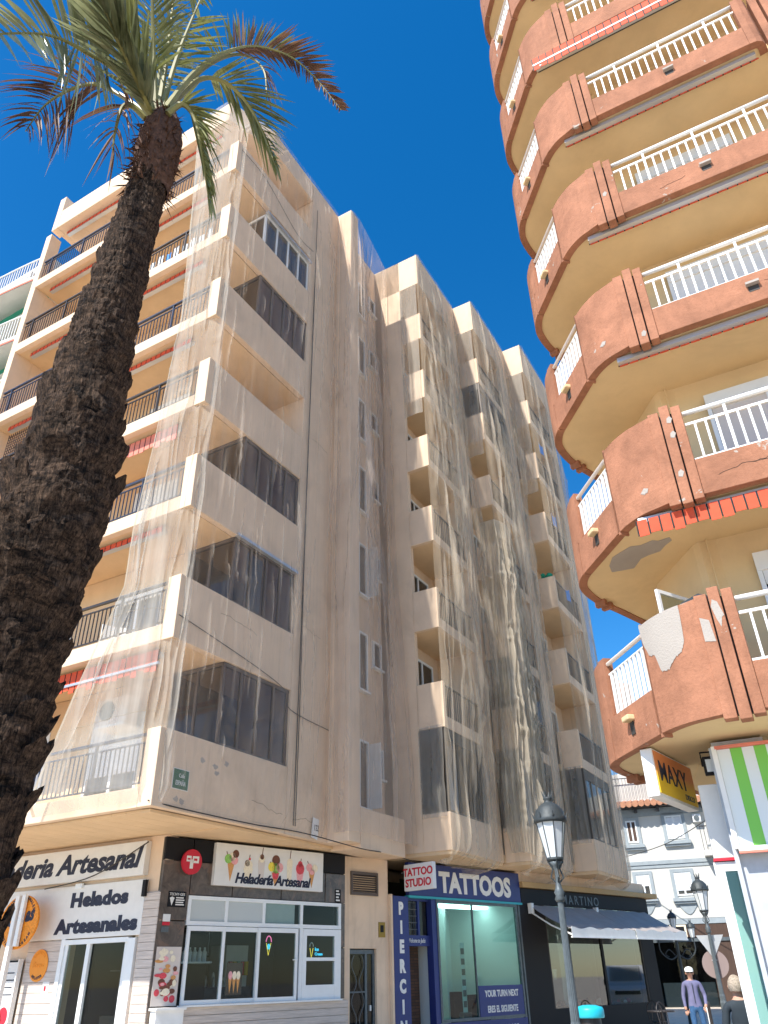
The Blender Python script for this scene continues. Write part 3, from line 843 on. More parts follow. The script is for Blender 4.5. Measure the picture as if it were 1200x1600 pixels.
text('YOUR TURN NEXT', .19, .87, -.003, .40, 'signwhite', ys_, xs=.80, offset=.005, align='CENTER')
text('ERES EL SIGUIENTE', .19, .87, -.003, .08, 'signwhite', ys_, xs=.70, offset=.005, align='CENTER', space=1.06)
lw = tag(empty('stall_board', FS @ Matrix.Translation((2.92, -.03, .04))), 'navy board under the window reading TATTOOS AND PIERCINGS', 'sign')
MB().box(0, 3.16, 0, .06, 0, .69).build('board', 'navy', lw)
text('TATTOOS AND PIERCINGS', .24, 1.58, -.004, .40, 'signwhite', lw, xs=.82, offset=.012, align='CENTER')

# dress shop with awnings
part(MB(SF).box(6.2, 7.3, -.02, .25, 0, 3.28).box(12.25, 13.0, -.02, .25, 0, 3.28).box(7.3, 12.25, -.02, .25, 0, .86).box(6.2, 13.0, -.02, .25, 3.28, 3.66).box(9.95, 10.05, -.01, .25, .86, 3.28), 'shopfront', 'black')
part(MB(SF).box(6.28, 13.55, -.14, .4, 3.68, 3.82), 'fascia_ledge', 'gold', bevel=.01)
part(MB(SF).box(6.2, 13.0, .02, .6, 3.83, 4.1), 'wall', 'cream')
mt = tag(empty('fascia_sign', FS @ Matrix.Translation((8.1, -.035, 3.3))), 'black fascia sign reading MARTINO in dull grey capitals', 'sign')
MB().box(-1.8, 4.8, 0, .014, 0, .36).build('board', 'black', mt)
text('MARTINO', .33, .1, -.004, .05, 'ironlite', mt, xs=1.05, offset=.004, space=1.35)
sw = part(MB(SF).box(7.3, 7.36, -.01, .06, .86, 3.28), 'shop_window', 'wire')
for x in (8.3, 12.19): MB(SF).box(x, x + .06, -.01, .06, .86, 3.28).build('mullion', 'wire', sw)
MB(SF).box(7.36, 8.3, .02, .028, .86, 3.28).box(8.36, 9.95, .02, .028, .86, 3.28).box(10.05, 12.19, .02, .028, .86, 3.28).build('pane', 'glass_mirror', sw)
rm = MB(SF).box(7.3, 12.25, 1.9, 1.95, 0, 3.3).box(7.25, 7.3, .26, 1.9, 0, 3.3).box(12.25, 12.3, .26, 1.9, 0, 3.3).box(7.3, 12.25, .26, 1.9, 3.25, 3.3).box(7.3, 12.25, .26, 1.9, .8, .86)
part(rm, 'shop_room', plain('display_room', (.12, .12, .10), .8))
part(MB(SF).box(8.5, 9.1, .5, .9, .86, 3.2), 'display_column', 'interior_lt')
gd = MB(SF); rg = random.Random(3)
for i in range(46):
    gd.cur = rg.choice((0, 1, 2, 3)); x = rg.uniform(7.45, 12.1); y = rg.uniform(.35, 1.2); s = rg.uniform(.05, .13)
    gd.lathe([(s * .6, 0), (s, s * .4), (s * .7, s), (.01, s * 1.3)], 7, (x, y, .862))
part(gd, 'displayed_goods', ['signred', 'signwhite', 'ironlite', 'brass'])['kind'] = 'stuff'
hd = MB(SF)
for x, z in ((7.6, 2.45), (7.75, 1.5), (8.4, 2.0), (8.42, 2.5)):
    hd.plate([(x - .11, z + .25), (x + .11, z + .25), (x + .04, z), (x - .04, z)], .2, .02)
part(hd, 'hanging_goods', 'signwhite')
for i, (a, b_, lab) in enumerate(((6.6, 9.75, 'grey shop awning nearer the tattoo shop, white scalloped front edge'), (9.80, 12.75, 'grey shop awning at the far end, white scalloped front edge'))):
    aw = tag(empty('shop_awning', FS @ Matrix.Translation((a, -.04, 0))), lab, 'awning', 'awnings over the dress shop')
    w = b_ - a; n = 30
    cl = MB(); vs = []
    for j in range(5):
        t = j / 4
        for q in range(n + 1):
            vs.append((w * q / n, -1.25 * t, 3.26 - .62 * t - .05 * math.sin(math.pi * t) + .01 * math.sin(q * .9)))
    cl.add(vs, [(j * (n + 1) + q, j * (n + 1) + q + 1, (j + 1) * (n + 1) + q + 1, (j + 1) * (n + 1) + q) for j in range(4) for q in range(n)])
    cl.build('canopy', 'awngrey', aw, smooth=True)
    vl = MB()
    top = [(w * q / 60, 2.66 + .025 * math.cos(q / 60 * w * 7)) for q in range(61)]
    vl.plate([(0, 2.46), (w, 2.46)] + top[::-1], -1.27, .006)
    vl.build('valance', 'signwhite', aw)
    MB().box(-.01, w + .01, -1.29, -1.24, 2.43, 2.47).build('front_bar', 'white', aw)
    MB().tube([(.04, 0, 3.1), (.04, -.62, 2.75), (.04, -1.25, 2.5)], .022, 6).build('arm', 'white', aw)
    MB().tube([(w - .04, 0, 3.1), (w - .04, -.62, 2.75), (w - .04, -1.25, 2.5)], .022, 6).build('arm', 'white', aw)
    MB().box(-.05, .06, -.12, .0, 3.05, 3.3).build('end_bracket', 'white', aw)

# parlour signs, street side
hs = tag(empty('shop_sign', FS @ Matrix.Translation((-3.5, -.10, 3.24))), 'white picture sign with ice cream cones reading Heladeria Artesanal', 'sign')
MB().box(0, 2.74, 0, .1, 0, .76).build('board', 'signwhite', hs, bevel=.006)
text('Heladería Artesanal', .255, 1.42, -.004, .065, 'ink', hs, xs=1.02, shear=.25, offset=.008, align='CENTER', space=.92)
def scoop(mb, x, z, r, m): mb.cur = m; mb.disc(x, -.002, z, r, r, 14, .006)
IC = ['cone_t', 'icegreen', 'icepink', 'icecream', 'choco', 'icered', 'iceyellow', 'cup']
M['cone_t'] = plain('wafer', (.62, .30, .10), .7, var=.15, vscale=40)
M['icegreen'] = plain('ice_green', (.28, .55, .12), .6, var=.2, vscale=30)
M['icepink'] = plain('ice_pink', (.80, .38, .38), .6, var=.15, vscale=30)
M['icecream'] = plain('ice_vanilla', (.84, .74, .55), .6, var=.1, vscale=30)
M['choco'] = plain('ice_chocolate', (.16, .06, .035), .6, var=.2, vscale=30)
M['icered'] = plain('ice_red', (.66, .07, .09), .6, var=.2, vscale=30)
M['iceyellow'] = plain('ice_yellow', (.88, .70, .08), .6, var=.1, vscale=30)

def cone(x, zt, h, w, sc):
    mb = MB(); mb.cur = 0; mb.plate([(x - w, zt), (x, zt - h), (x + w, zt)][::1], -.001, .004)
    for dx, dz, r, m in sc: scoop(mb, x + dx, zt + dz, r, m)
    mb.cur = 4; mb.plate([(x - w * 1.5, zt + .19), (x - w * 1.35, zt + .2), (x - w * .5, zt + .03), (x - w * .65, zt + .02)], -.001, .003)
    mb.build('ice_cream_picture', IC, hs)
def glass_cup(x, z0, z1, w0, w1, m, sc):
    mb = MB(); mb.cur = m; mb.plate([(x - w0, z0), (x + w0, z0), (x + w1, z1), (x - w1, z1)], -.001, .004)
    for dx, dz, r, mm in sc: scoop(mb, x + dx, z1 + dz, r, mm)
    mb.cur = 4; mb.plate([(x - .008, z1 + .04), (x + .008, z1 + .04), (x + .03, z1 + .25), (x + .015, z1 + .25)], -.001, .003)
    mb.build('ice_cream_picture', IC, hs)
cone(.36, .42, .34, .085, [(-.07, .06, .085, 1), (.08, .04, .08, 2), (.02, .1, .08, 3), (.10, .16, .075, 4)])
glass_cup(.78, .12, .34, .05, .12, 3, [(0, .05, .10, 3), (-.03, .09, .06, 4), (.02, .17, .025, 5)])
glass_cup(1.10, .10, .50, .055, .085, 7, [(0, .03, .07, 3), (0, .07, .05, 4)])
cone(1.46, .30, .26, .10, [(-.10, .10, .09, 6), (.10, .10, .09, 2), (0, .08, .10, 1), (.0, .23, .10, 4), (0, -.05, .08, 5)])
glass_cup(1.82, .10, .50, .05, .075, 3, [(0, .02, .07, 3)])
glass_cup(2.10, .08, .36, .045, .10, 2, [(0, .05, .11, 5), (0, .14, .06, 5)])
cone(2.42, .38, .32, .085, [(-.07, .07, .08, 2), (.08, .06, .08, 3), (0, .0, .07, 2)])
rc = tag(empty('round_sign', FS @ Matrix.Translation((-4.02, -.08, 3.61))), 'round red sign with white mark on the granite facade', 'sign')
MB().disc(0, .03, 0, .21, .22, 36, .06).build('disc', 'signred', rc)
lg = MB().box(-.13, -.03, -.034, -.031, .0, .10).box(.0, .14, -.034, -.031, -.02, .10).box(-.05, .02, -.034, -.031, -.12, .04)
lg.build('emblem', 'signwhite', rc)
MB().box(-.11, -.05, -.037, -.034, .03, .06).box(.03, .10, -.037, -.034, .02, .06).build('emblem_cutout', 'signred', rc)
tp = tag(empty('alarm_plate', FS @ Matrix.Translation((-4.39, -.012, 2.84))), 'small dark green plate reading TECNY-GES on the granite', 'sign')
MB().box(0, .37, 0, .012, 0, .26).build('plate', 'black', tp)
text('TECNY-GES', .065, .02, -.003, .19, 'signwhite', tp, xs=.95)
for i in range(4): MB().box(.16, .34 - .02 * (i % 2), -.003, -.001, .03 + i * .038, .05 + i * .038).build('print_line', 'signwhite', tp)
MB().plate([(.03, .15), (.08, .02), (.13, .15), (.08, .17)], -.001, .002).build('shield', 'signwhite', tp)
tp = tag(empty('sticker', FS @ Matrix.Translation((-4.45, -.01, 2.50))), 'small white and red sticker under the alarm plate', 'sign')
MB().box(0, .15, 0, .008, .1, .22).build('label_top', 'signwhite', tp); MB().box(0, .15, 0, .008, .04, .095).build('label_band', 'signred', tp); MB().box(-.01, .14, 0, .008, -.07, .02).build('label_foot', 'ironlite', tp)
tp = tag(empty('meter_plate', FS @ Matrix.Translation((-.33, -.012, 3.06))), 'small dark plate with white marks right of the picture sign', 'sign')
MB().box(0, .16, 0, .012, 0, .26).build('plate', 'black', tp)
for i in range(4): MB().box(.02, .13 - .03 * (i % 2), -.003, -.001, .03 + i * .06, .06 + i * .06).build('mark', 'signwhite', tp)
tp = tag(empty('brass_plate', FS @ Matrix.Translation((1.02, .045, 2.42))), 'small orange brown plate by the entrance door', 'sign')
MB().box(0, .2, 0, .012, 0, .3).build('plate', 'brass', tp); MB().box(.05, .15, -.004, -.001, .1, .24).build('mark', 'black', tp)
# poster of sundaes on the corner pier
ps = tag(empty('sundae_poster', FS @ Matrix.Translation((-4.50, -.012, 1.30))), 'tall ice cream sundae poster on the corner pier', 'poster')
MB().box(0, .50, 0, .01, 0, .9).build('sheet', 'cup', ps)
pm = MB(); rg = random.Random(5)
for i in range(40):
    pm.cur = rg.choice((2, 3, 3, 4, 4, 5, 0)); pm.disc(rg.uniform(.07, .43), -.001 - i * .0003, rg.uniform(.08, .85), rg.uniform(.03, .09), rg.uniform(.02, .06), 12, .002)
pm.build('picture', IC, ps)
tag(MB().box(-.03, .56, -.25, .0, -.04, 0).box(0, .54, -.2, -.01, -.9, -.04).build('menu_stand', 'white', None, mw=FS @ Matrix.Translation((-4.5, -.03, 1.28))), 'white counter stand under the sundae poster', 'stand')
# neon cones hanging inside the glass
for (sx, sz, lab, sc, txt) in ((-2.0, 2.20, 'small lit cone sign hanging in the sliding window', .8, False), (-.9, 2.12, 'small lit cone sign with blue lettering in the side door pane', .6, True)):
    nn = tag(empty('neon_sign', FS @ Matrix.Translation((sx, .06, sz))), lab, 'neon sign')
    c = MB().tube([(-.07 * sc, 0, .08), (0, 0, -.16 * sc), (.07 * sc, 0, .08)], .008, 6); c.build('cone_tube', 'neon_y', nn)
    MB().tube([(.08 * sc * math.cos(t * .314), 0, .10 + .13 * sc * math.sin(t * .314)) for t in range(11)], .010, 6).build('swirl_tube', 'neon_p' if not txt else 'signwhite', nn)
    if txt: text('Ice', .09, .09, 0, .03, 'neon_b', nn, offset=.002); text('Cream', .075, .09, 0, -.05, 'neon_b', nn, offset=.002)
    else: MB().disc(0, 0, .02, .035, .05, 12, .01).build('blue_shape', 'neon_b', nn)
cs = tag(empty('cone_sticker', FS @ Matrix.Translation((-2.98, -.012, 1.43))), 'cone picture sticker low on the sliding window', 'sticker')
MB().box(0, .36, .022, .026, 0, .52).build('sheet', 'interior', cs)
cp = MB()
for i, m in enumerate((2, 3, 3)):
    x = .09 + i * .09
    cp.cur = 0; cp.plate([(x - .04, .26), (x, .02), (x + .04, .26)], .02, .003); cp.cur = m; cp.disc(x, .02, .31, .045, .07, 12, .004)
cp.build('cone_picture', IC, cs)

# parlour signs, sunny side (frame X = -block y)
s1 = tag(empty('shop_sign', FL @ Matrix.Translation((-6.6, 1.93, 3.39))), 'long white sign under the sunny soffit reading Heladeria Artesanal', 'sign')
MB().box(0, 4.62, 0, .14, 0, .60).build('board', 'signwhite', s1, bevel=.01)
text('Heladeria Artesanal', .50, 4.48, -.004, .15, 'ink', s1, xs=1.18, shear=.25, offset=.017, align='RIGHT', space=1.0)
s2 = tag(empty('shop_sign', FL @ Matrix.Translation((-6.4, 2.0, 2.4))), 'large white board over the shop door reading Helados Artesanales', 'sign')
MB().box(0, 4.47, 0, .06, 0, .92).build('board', 'signwhite', s2, bevel=.008)
text('Helados', .33, 4.05, -.004, .55, 'ink', s2, xs=1.35, offset=.019, align='RIGHT', space=1.06)
text('Artesanales', .33, 4.37, -.004, .10, 'ink', s2, xs=1.36, offset=.019, align='RIGHT', space=1.03)
MB().box(2.6, 2.78, -.05, .0, .86, .95).build('lamp_clip', 'upvc', s2)
MB().box(4.44, 4.52, -.06, .0, .62, .9).build('sensor', 'black', s2)
# street name and number plates on the netted face
sp = tag(empty('street_plate', B @ Matrix.Translation((.42, -.012, 4.47))), 'small green street plate reading Calle España on the parapet', 'sign')
MB().box(0, .37, 0, .012, 0, .32).build('plate', 'dkgreen', sp)
MB().box(-.012, .382, .002, .01, -.012, .332).build('border', 'signwhite', sp)
text('Calle', .09, .20, -.002, .19, 'signwhite', sp, xs=.8, align='CENTER', ext=.002); text('ESPAÑA', .11, .185, -.002, .06, 'signwhite', sp, xs=.62, align='CENTER', ext=.002)
sp = tag(empty('number_plate', B @ Matrix.Translation((4.5, -.05, 4.16)) @ Matrix.Rotation(R(8), 4, 'Y')), 'white number plate reading 122 under the netting', 'sign')
MB().box(0, .22, 0, .012, 0, .40).build('plate', 'signwhite', sp)
text('122', .17, .15, -.003, .16, 'ink', sp, xs=.7, rot=Matrix.Rotation(R(-8), 4, 'Y'), align='CENTER', ext=.002)

# ------------------------------------------------------------------ safety nets: hanging cloth with real folds
import numpy as np
def make_net(name, rows, mat, seed, du=.03, dz=.10, lams=(.9, .45), amp=.02, nr=60, ramp_=(.03, .07), rw=(.025, .07), rl=(.8, 4.0), label=None, scallop=0, creases=0, extra=(), swags=(), hem=False, seams=()):
    """hanging cloth. rows: (z, plan polyline) from top to bottom, equal vertex counts.
    gentle waves plus separate pleats, each with its own height, length, width and lean"""
    rg = random.Random(seed)
    zs = [r[0] for r in rows]
    zt, zb = zs[0], zs[-1]
    nz = int((zt - zb) / dz)
    ref = np.array(rows[len(rows) // 2][1], float)
    sl = np.hypot(*(ref[1:] - ref[:-1]).T)
    Lt = sl.sum(); nu = max(8, int(Lt / du))
    U = np.linspace(0, Lt, nu + 1)
    Z = np.linspace(zt, zb, nz + 1)
    cum = np.concatenate([[0], np.cumsum(sl)])
    base = np.zeros((nz + 1, nu + 1, 2))
    poly = np.array([r[1] for r in rows], float)
    for i, z in enumerate(Z):
        P = np.array([[np.interp(-z, [-q for q in zs], poly[:, j, c]) for c in (0, 1)] for j in range(poly.shape[1])])
        base[i, :, 0] = np.interp(U, cum, P[:, 0]); base[i, :, 1] = np.interp(U, cum, P[:, 1])
    # soften plan corners
    ker = 3
    for _ in range(2):
        pad = np.pad(base, ((0, 0), (ker, ker), (0, 0)), 'edge')
        base = sum(pad[:, k:k + nu + 1] for k in range(2 * ker + 1)) / (2 * ker + 1)
    T = np.gradient(base, axis=1); T /= np.linalg.norm(T, axis=2, keepdims=True) + 1e-9
    Nn = np.stack([T[..., 1], -T[..., 0]], 2)
    UU, ZZ = np.meshgrid(U, Z)
    S = np.zeros_like(UU); SL = np.zeros_like(UU)
    h = (zt - ZZ) / (zt - zb)
    for l in lams:
        for _ in range(2):
            ph, dr, w = rg.uniform(0, 6.28), rg.uniform(.4, 1.2), rg.uniform(.25, .9)
            x = 6.283 * UU / (l * rg.uniform(.8, 1.2)) + ph + dr * np.sin(ZZ * w + ph * 2)
            S += amp * (l / lams[0]) ** .7 * np.sin(x) * (.35 + .65 * np.minimum(1, h * 2))
    for q in range(nr + (extra[2] if extra else 0)):
        u0 = rg.uniform(0, Lt) if q < nr else rg.uniform(extra[0], extra[1]); zl = rg.uniform(*rl); zc = rg.uniform(zb + .3, zt - .2); wd = rg.uniform(*rw); am = rg.uniform(*ramp_)
        lean = rg.gauss(0, .035); wob = rg.uniform(0, 6.28)
        c = u0 + lean * (ZZ - zc) + .02 * np.sin(ZZ * 3 + wob)
        win = np.clip(1 - ((ZZ - zc) / (zl / 2)) ** 2, 0, 1) ** .5
        g = np.exp(-((UU - c) / wd) ** 2) * win
        S += am * g; SL -= am * .8 * g * (UU - c) / wd
    for (u0, zc, cv, ln, am, wd) in swags:
        c = zc + cv * (UU - u0) ** 2
        S += am * np.exp(-((ZZ - c) / wd) ** 2) * np.clip(1 - ((UU - u0) / ln) ** 2, 0, 1)
    for _ in range(creases):
        zc = rg.uniform(zb, zt); u0 = rg.uniform(0, Lt); ln = rg.uniform(.15, .5); tl = rg.gauss(0, .5); am = rg.uniform(.012, .04); wd = rg.uniform(.03, .09)
        c = zc + tl * (UU - u0)
        S += am * np.exp(-((ZZ - c) / wd) ** 2) * np.clip(1 - ((UU - u0) / ln) ** 2, 0, 1)
    edge = np.minimum(1, np.minimum(UU, Lt - UU) / .15 + .25)
    S *= edge * np.clip((zt - ZZ) / 1.2 + .08, 0, 1)
    XY = base + Nn * S[..., None] + T * SL[..., None]
    zz = ZZ.copy()
    if scallop: zz += scallop * (np.sin(UU * 2.3 + seed) + .6 * np.sin(UU * 5.1 + seed * 2)) * np.clip((h - .93) * 14, 0, 1)
    vs = np.concatenate([XY, zz[..., None]], 2).reshape(-1, 3)
    n1_ = nu + 1
    fs = [(i * n1_ + k, i * n1_ + k + 1, (i + 1) * n1_ + k + 1, (i + 1) * n1_ + k) for i in range(nz) for k in range(nu)]
    me = bpy.data.meshes.new(name); me.from_pydata(vs.tolist(), [], fs); me.materials.append(M[mat])
    me.polygons.foreach_set('use_smooth', [True] * len(fs))
    o = bpy.data.objects.new(name, me); COL.objects.link(o); o.matrix_world = B
    G = vs.reshape(nz + 1, n1_, 3)
    if hem:
        hm = MB(); col = G[:, :4:3].reshape(-1, 3) + np.array([-.004, -.004, 0]); hm.add(col.tolist(), [(2 * i, 2 * i + 1, 2 * i + 3, 2 * i + 2) for i in range(nz)])
        hm.build('hem', 'net_bunch', o)
    for i in seams:
        q = int((zt - i) / (zt - zb) * nz)
        sg_ = MB().tube([(p[0], p[1], p[2] + .10 * math.sin(j * .05 + i)) for j, p in enumerate(G[q, ::2].tolist())], .004, 4)
        sg_.build('seam', 'net_bunch', o)
    return tag(o, label, 'net')

n1 = [(24.72, 1.55), (23.0, 1.6), (19.5, 1.3), (15.6, 1.04), (11.8, 1.25), (9.7, 1.44), (8.36, 1.38), (6.56, 2.1), (4.42, 2.8)]
rows = []
for z, yl in n1:
    c = -.10 if z < 23.7 else -.03
    fl = .0 if z > 9 else (9 - z) * .03
    if z > 24: rows.append((z, [(-.05 - fl, yl), (-.05, .6), (1.5, -.05), (2.4, -.06), (3.2, -.06), (3.7, -.07), (5.1, -.07)]))
    else:
        bg_ = min(1, (24 - z) / 3) * (1 if z > 5 else .4)
        rows.append((z, [(c - .05 - fl, yl), (c - fl * .6, .42), (.25, c - .02), (1.5, -.12 - .16 * bg_), (3.0, -.12 - .32 * bg_), (3.7, -.12 - .26 * bg_), (5.1, -.12)]))
rows.append((4.2, [(-.10, 2.85), (-.06, .35), (.2, -.06), (1.5, -.06), (3.0, -.06), (3.7, -.06), (5.1, -.08)]))
make_net('safety_net', [(z, p[:3]) for z, p in rows], 'net_lit', 11, .018, .08, (.9, .4), .012, 70, (.03, .085), (.018, .045), (.5, 4.0), 'whitish net veil over the sunny balcony ends at the block corner', 0, 14, hem=True, seams=(19.6, 15.9, 11.6, 7.6, 5.6))
make_net('safety_net', [(z, [(p[2][0] - .12, p[2][1] + .03)] + p[2:]) for z, p in rows], 'net_shade', 12, .022, .08, (.9, .4), .012, 150, (.03, .10), (.014, .04), (.5, 3.2), 'thin see-through net in front of the glazed corner balconies', 0, 10, swags=[(1.9, 5.7, .55, 1.0, .10, .10), (1.8, 5.55, .5, 1.1, .09, .07), (1.6, 5.9, .7, .9, .08, .06), (2.0, 5.5, .4, 1.2, .07, .05), (1.2, 8.75, .5, .8, .08, .08), (1.1, 8.6, .45, .8, .07, .06), (3.3, 8.7, .9, .5, .08, .07), (.8, 11.9, .6, .7, .05, .05)])
rows = [(24.6, [(5.12, -.05), (5.14, -.62), (5.62, -.63), (6.6, -.5), (7.6, -.35), (7.98, -.3)]), (22.5, [(5.12, -.1), (5.13, -.66), (5.62, -.68), (6.5, -.3), (7.4, -.1), (7.97, -.3)]),
        (12, [(5.12, -.1), (5.13, -.66), (5.66, -.72), (6.6, -.4), (7.5, -.25), (7.97, -.4)]), (6, [(5.12, -.12), (5.13, -.72), (5.7, -.85), (6.7, -.75), (7.5, -.65), (7.97, -.7)]),
        (4.3, [(5.12, -.15), (5.13, -.7), (5.7, -.75), (6.7, -.7), (7.5, -.66), (7.97, -.7)])]
make_net('safety_net', rows, 'net', 23, .022, .09, (.8, .35), .02, 70, (.04, .10), (.02, .06), (2, 9), 'brownish net stretched over the window well beside the pilaster')
def bay_rows(x0, x1, yf, bulge, wrap=False):
    r = []
    for z, b in ((24.72, .03), (23.2, .06), (19, .10 + bulge * .4), (14, .12 + bulge), (9, .12 + bulge * .8), (5.2, .10), (4.5, .12), (4.12, .06), (3.94, -.2), (3.9, -.5)):
        p = [(x0 - .04, yf + .06), (x0 + .06, yf - b - .02), ((x0 + x1) / 2, yf - b * 1.3), (x1 - .06, yf - b)]
        if wrap: p += [(x1 + .1 + b, yf - b * .4), (x1 + .35 + b, yf + 1.6)]
        r.append((z, p))
    return r
make_net('safety_net', bay_rows(8.05, 11.15, -1.58, .10), 'net_dense', 31, .02, .09, (.5, .24), .03, 110, (.05, .15), (.022, .06), (1.5, 8), 'wrinkled brown net hanging in front of the bay above the TATTOOS sign', .07, 60)
make_net('safety_net', bay_rows(11.2, 14.5, -2.35, .10), 'net_dense', 37, .022, .09, (.6, .26), .03, 90, (.05, .14), (.022, .06), (1.5, 8), 'wrinkled brown net hanging over the middle bay', .07, 40)
make_net('safety_net', bay_rows(14.55, 17.9, -3.12, .12, True), 'net_dense', 41, .03, .1, (.7, .3), .03, 70, (.05, .12), (.03, .07), (1.5, 8), 'grey net wrapping the far end bay of the block', .07, 20)
for x0, yf, ys, lab in ((8.05, -1.58, -.84, 'thin net over the upper side openings of the bay nearest the corner wing'), (11.2, -2.35, -1.66, 'thin net over the upper side openings of the middle bay'), (14.55, -3.12, -2.46, 'thin net over the upper side openings of the end bay')):
    rows = [(23.2, [(x0 - .03, ys + .05), (x0 - .03, yf + .03)]), (20, [(x0 - .05, ys + .05), (x0 - .06, yf + .03)]), (17.2, [(x0 - .03, ys + .05), (x0 - .05, yf + .03)])]
    make_net('side_net', [(7.1, [(x0 - .03, ys + .05), (x0 - .03, yf + .03)]), (5.6, [(x0 - .06, ys + .05), (x0 - .07, yf + .03)]), (4.9, [(x0 - .03, ys + .05), (x0 - .04, yf + .03)])], 'net_side', int(x0) + 3, .025, .08, (.4,), .012, 8, (.03, .07), (.02, .05), (.6, 2), lab.replace('upper side openings', 'lowest side glazing'), 0, 6)
    make_net('side_net', rows, 'net_side', int(x0), .03, .1, (.5,), .012, 8, (.02, .05), (.03, .06), (.6, 2), lab, 0, 6)
rows = [(14.4, [(11.0, -1.9), (11.02, -2.42), (11.5, -2.60), (12.0, -2.58)]), (12, [(10.95, -1.8), (10.98, -2.45), (11.5, -2.68), (11.9, -2.62)]), (8, [(10.9, -1.85), (10.95, -2.45), (11.5, -2.70), (11.9, -2.6)]),
        (5.0, [(10.8, -1.85), (10.9, -2.4), (11.5, -2.66), (12.0, -2.58)]), (4.35, [(10.95, -1.9), (11.0, -2.35), (11.4, -2.55), (11.7, -2.5)])]
make_net('bunched_net', rows, 'net_bunch', 53, .012, .05, (.3, .13), .03, 60, (.04, .11), (.012, .03), (.6, 5), 'thick bunched strip of net hanging between the bays', .05, 120)
# cables along the facade
def cable(name, pts, r, parent=bld, mat='wire'):
    return MB().tube(spline(pts, 6), r, 5).build(name, mat, parent, smooth=True)
cable('cable', [(0.05, -.03, 7.5), (1.2, -.04, 7.35), (2.6, -.04, 7.15), (3.4, -.04, 6.95), (3.6, -.04, 6.6), (5.1, -.03, 6.5)], .009)
cable('cable', [(-.03, .05, 4.2), (.8, -.04, 4.16), (2.6, -.05, 4.16), (4.2, -.06, 4.2), (5.5, -.62, 4.0), (7, -.5, 4.05), (8.5, -.5, 3.97)], .011)
cable('cable', [(1.9, 1.9, 3.95), (1.85, 3.2, 3.45), (1.88, 4.6, 3.3)], .012)
cable('cable', [(3.95, -.03, 4.3), (3.93, -.04, 7), (3.9, -.03, 12), (3.9, -.03, 20)], .010)
cable('cable', [(.1, -.06, 21.9), (1.2, -.07, 21.9), (2.8, -.07, 21.2), (3.7, -.06, 21.3)], .008)
# things on the balconies
ac = tag(empty('air_conditioner', B @ Matrix.Translation((2.05, 1.40, 13.6))), 'white round-fan air conditioner on the open fourth floor balcony', 'air conditioner')
MB().box(-.4, .4, -.28, 0, 0, .55).build('case', 'white', ac, bevel=.02); MB().disc(-.1, -.282, .28, .22, .22, 28, .02).build('fan_guard', 'ironlite', ac)
ac = tag(empty('air_conditioner', FL @ Matrix.Translation((-2.55, 1.35, 6.1))), 'air conditioner hung under the lowest sunny balcony ceiling', 'air conditioner')
MB().box(-.45, .45, -.3, 0, 0, .55).build('case', 'cup', ac, bevel=.02); MB().disc(-.12, -.302, .28, .2, .2, 28, .02).build('fan_guard', 'ironlite', ac); MB().box(-.4, .4, -.3, .28, -.05, -.002).build('bracket', 'white', ac)
lau = tag(empty('laundry', FL @ Matrix.Translation((-3.3, .16, ZF[5] + .45))), 'blue and white laundry hung inside the sixth floor railing', 'laundry')
rg = random.Random(9)
for i in range(9):
    MB().strip([(.0 + j * .04 + i * .3, .01 * math.sin(j * 1.7 + i)) for j in range(6)], 0, .35 + .2 * rg.random(), .006).build('cloth', rg.choice(('curtain', 'blue', 'curtain')), lau)
for i, (k, lab) in enumerate(((4, 'white plastic chair on a sunny fifth floor balcony'), (3, 'white plastic chair on a sunny fourth floor balcony'), (1, 'white plastic chair on a sunny second floor balcony'))):
    for q in range(1):
        ch = tag(empty('plastic_chair', FL @ Matrix.Translation((-2.7 + .15 * i, .7, ZF[k] + .2)) @ Matrix.Rotation(R(30 * i), 4, 'Z')), lab, 'chair', 'white balcony chairs')
        MB().box(-.25, .25, -.25, .25, .40, .44).build('seat', 'white', ch, bevel=.02)
        MB().strip([(-.25, .24), (0, .3), (.25, .24)], .42, .9, .03).build('backrest', 'white', ch)
        for a in (-.22, .22):
            for b_ in (-.22, .22): MB().box(a - .02, a + .02, b_ - .02, b_ + .02, 0, .4).build('leg', 'white', ch)
mp = tag(empty('shade_panel', FL @ Matrix.Translation((-7.9, .35, ZF[3]))), 'brown lattice screen at the far end of a sunny balcony', 'screen')
lt = MB()
for i in range(14):
    lt.box(i * .09, i * .09 + .02, 0, .015, .3, 2.4)
for i in range(22): lt.box(0, 1.2, .016, .03, .32 + i * .095, .34 + i * .095)
lt.build('lattice', 'darkwood', mp)
for i, (z, lab) in enumerate(((19.4, 'blue cloth fluttering high on the netted end bay'), (16.2, 'blue cloth on the end bay above the green bundle'), (13.2, 'blue cloth on the end bay beside the green bundle'))):
    bc = MB().strip([(j * .11, .03 * math.sin(j * 1.5)) for j in range(6)], 0, [.42 + .05 * math.sin(j * 2 + i) for j in range(6)], .008)
    tag(bc.build('blue_cloth', 'blue', None, mw=B @ Matrix.Translation((15.0 + .25 * i, -3.2, z - 0.1))), lab, 'cloth', 'blue cloths on the end bay')
gb_ = MB()
rg = random.Random(2)
for i in range(7): gb_.lathe([(.01, 0), (.07, .03), (.08, .08), (.03, .13)], 8, (rg.uniform(-.1, .1), rg.uniform(-.25, .2), rg.uniform(0, .06)))
tag(gb_.build('green_bundle', 'greencloth', None, mw=B @ Matrix.Translation((14.63, -2.85, ZB[3] + 1.2))), 'small green bundle lying on an end bay parapet', 'bundle')

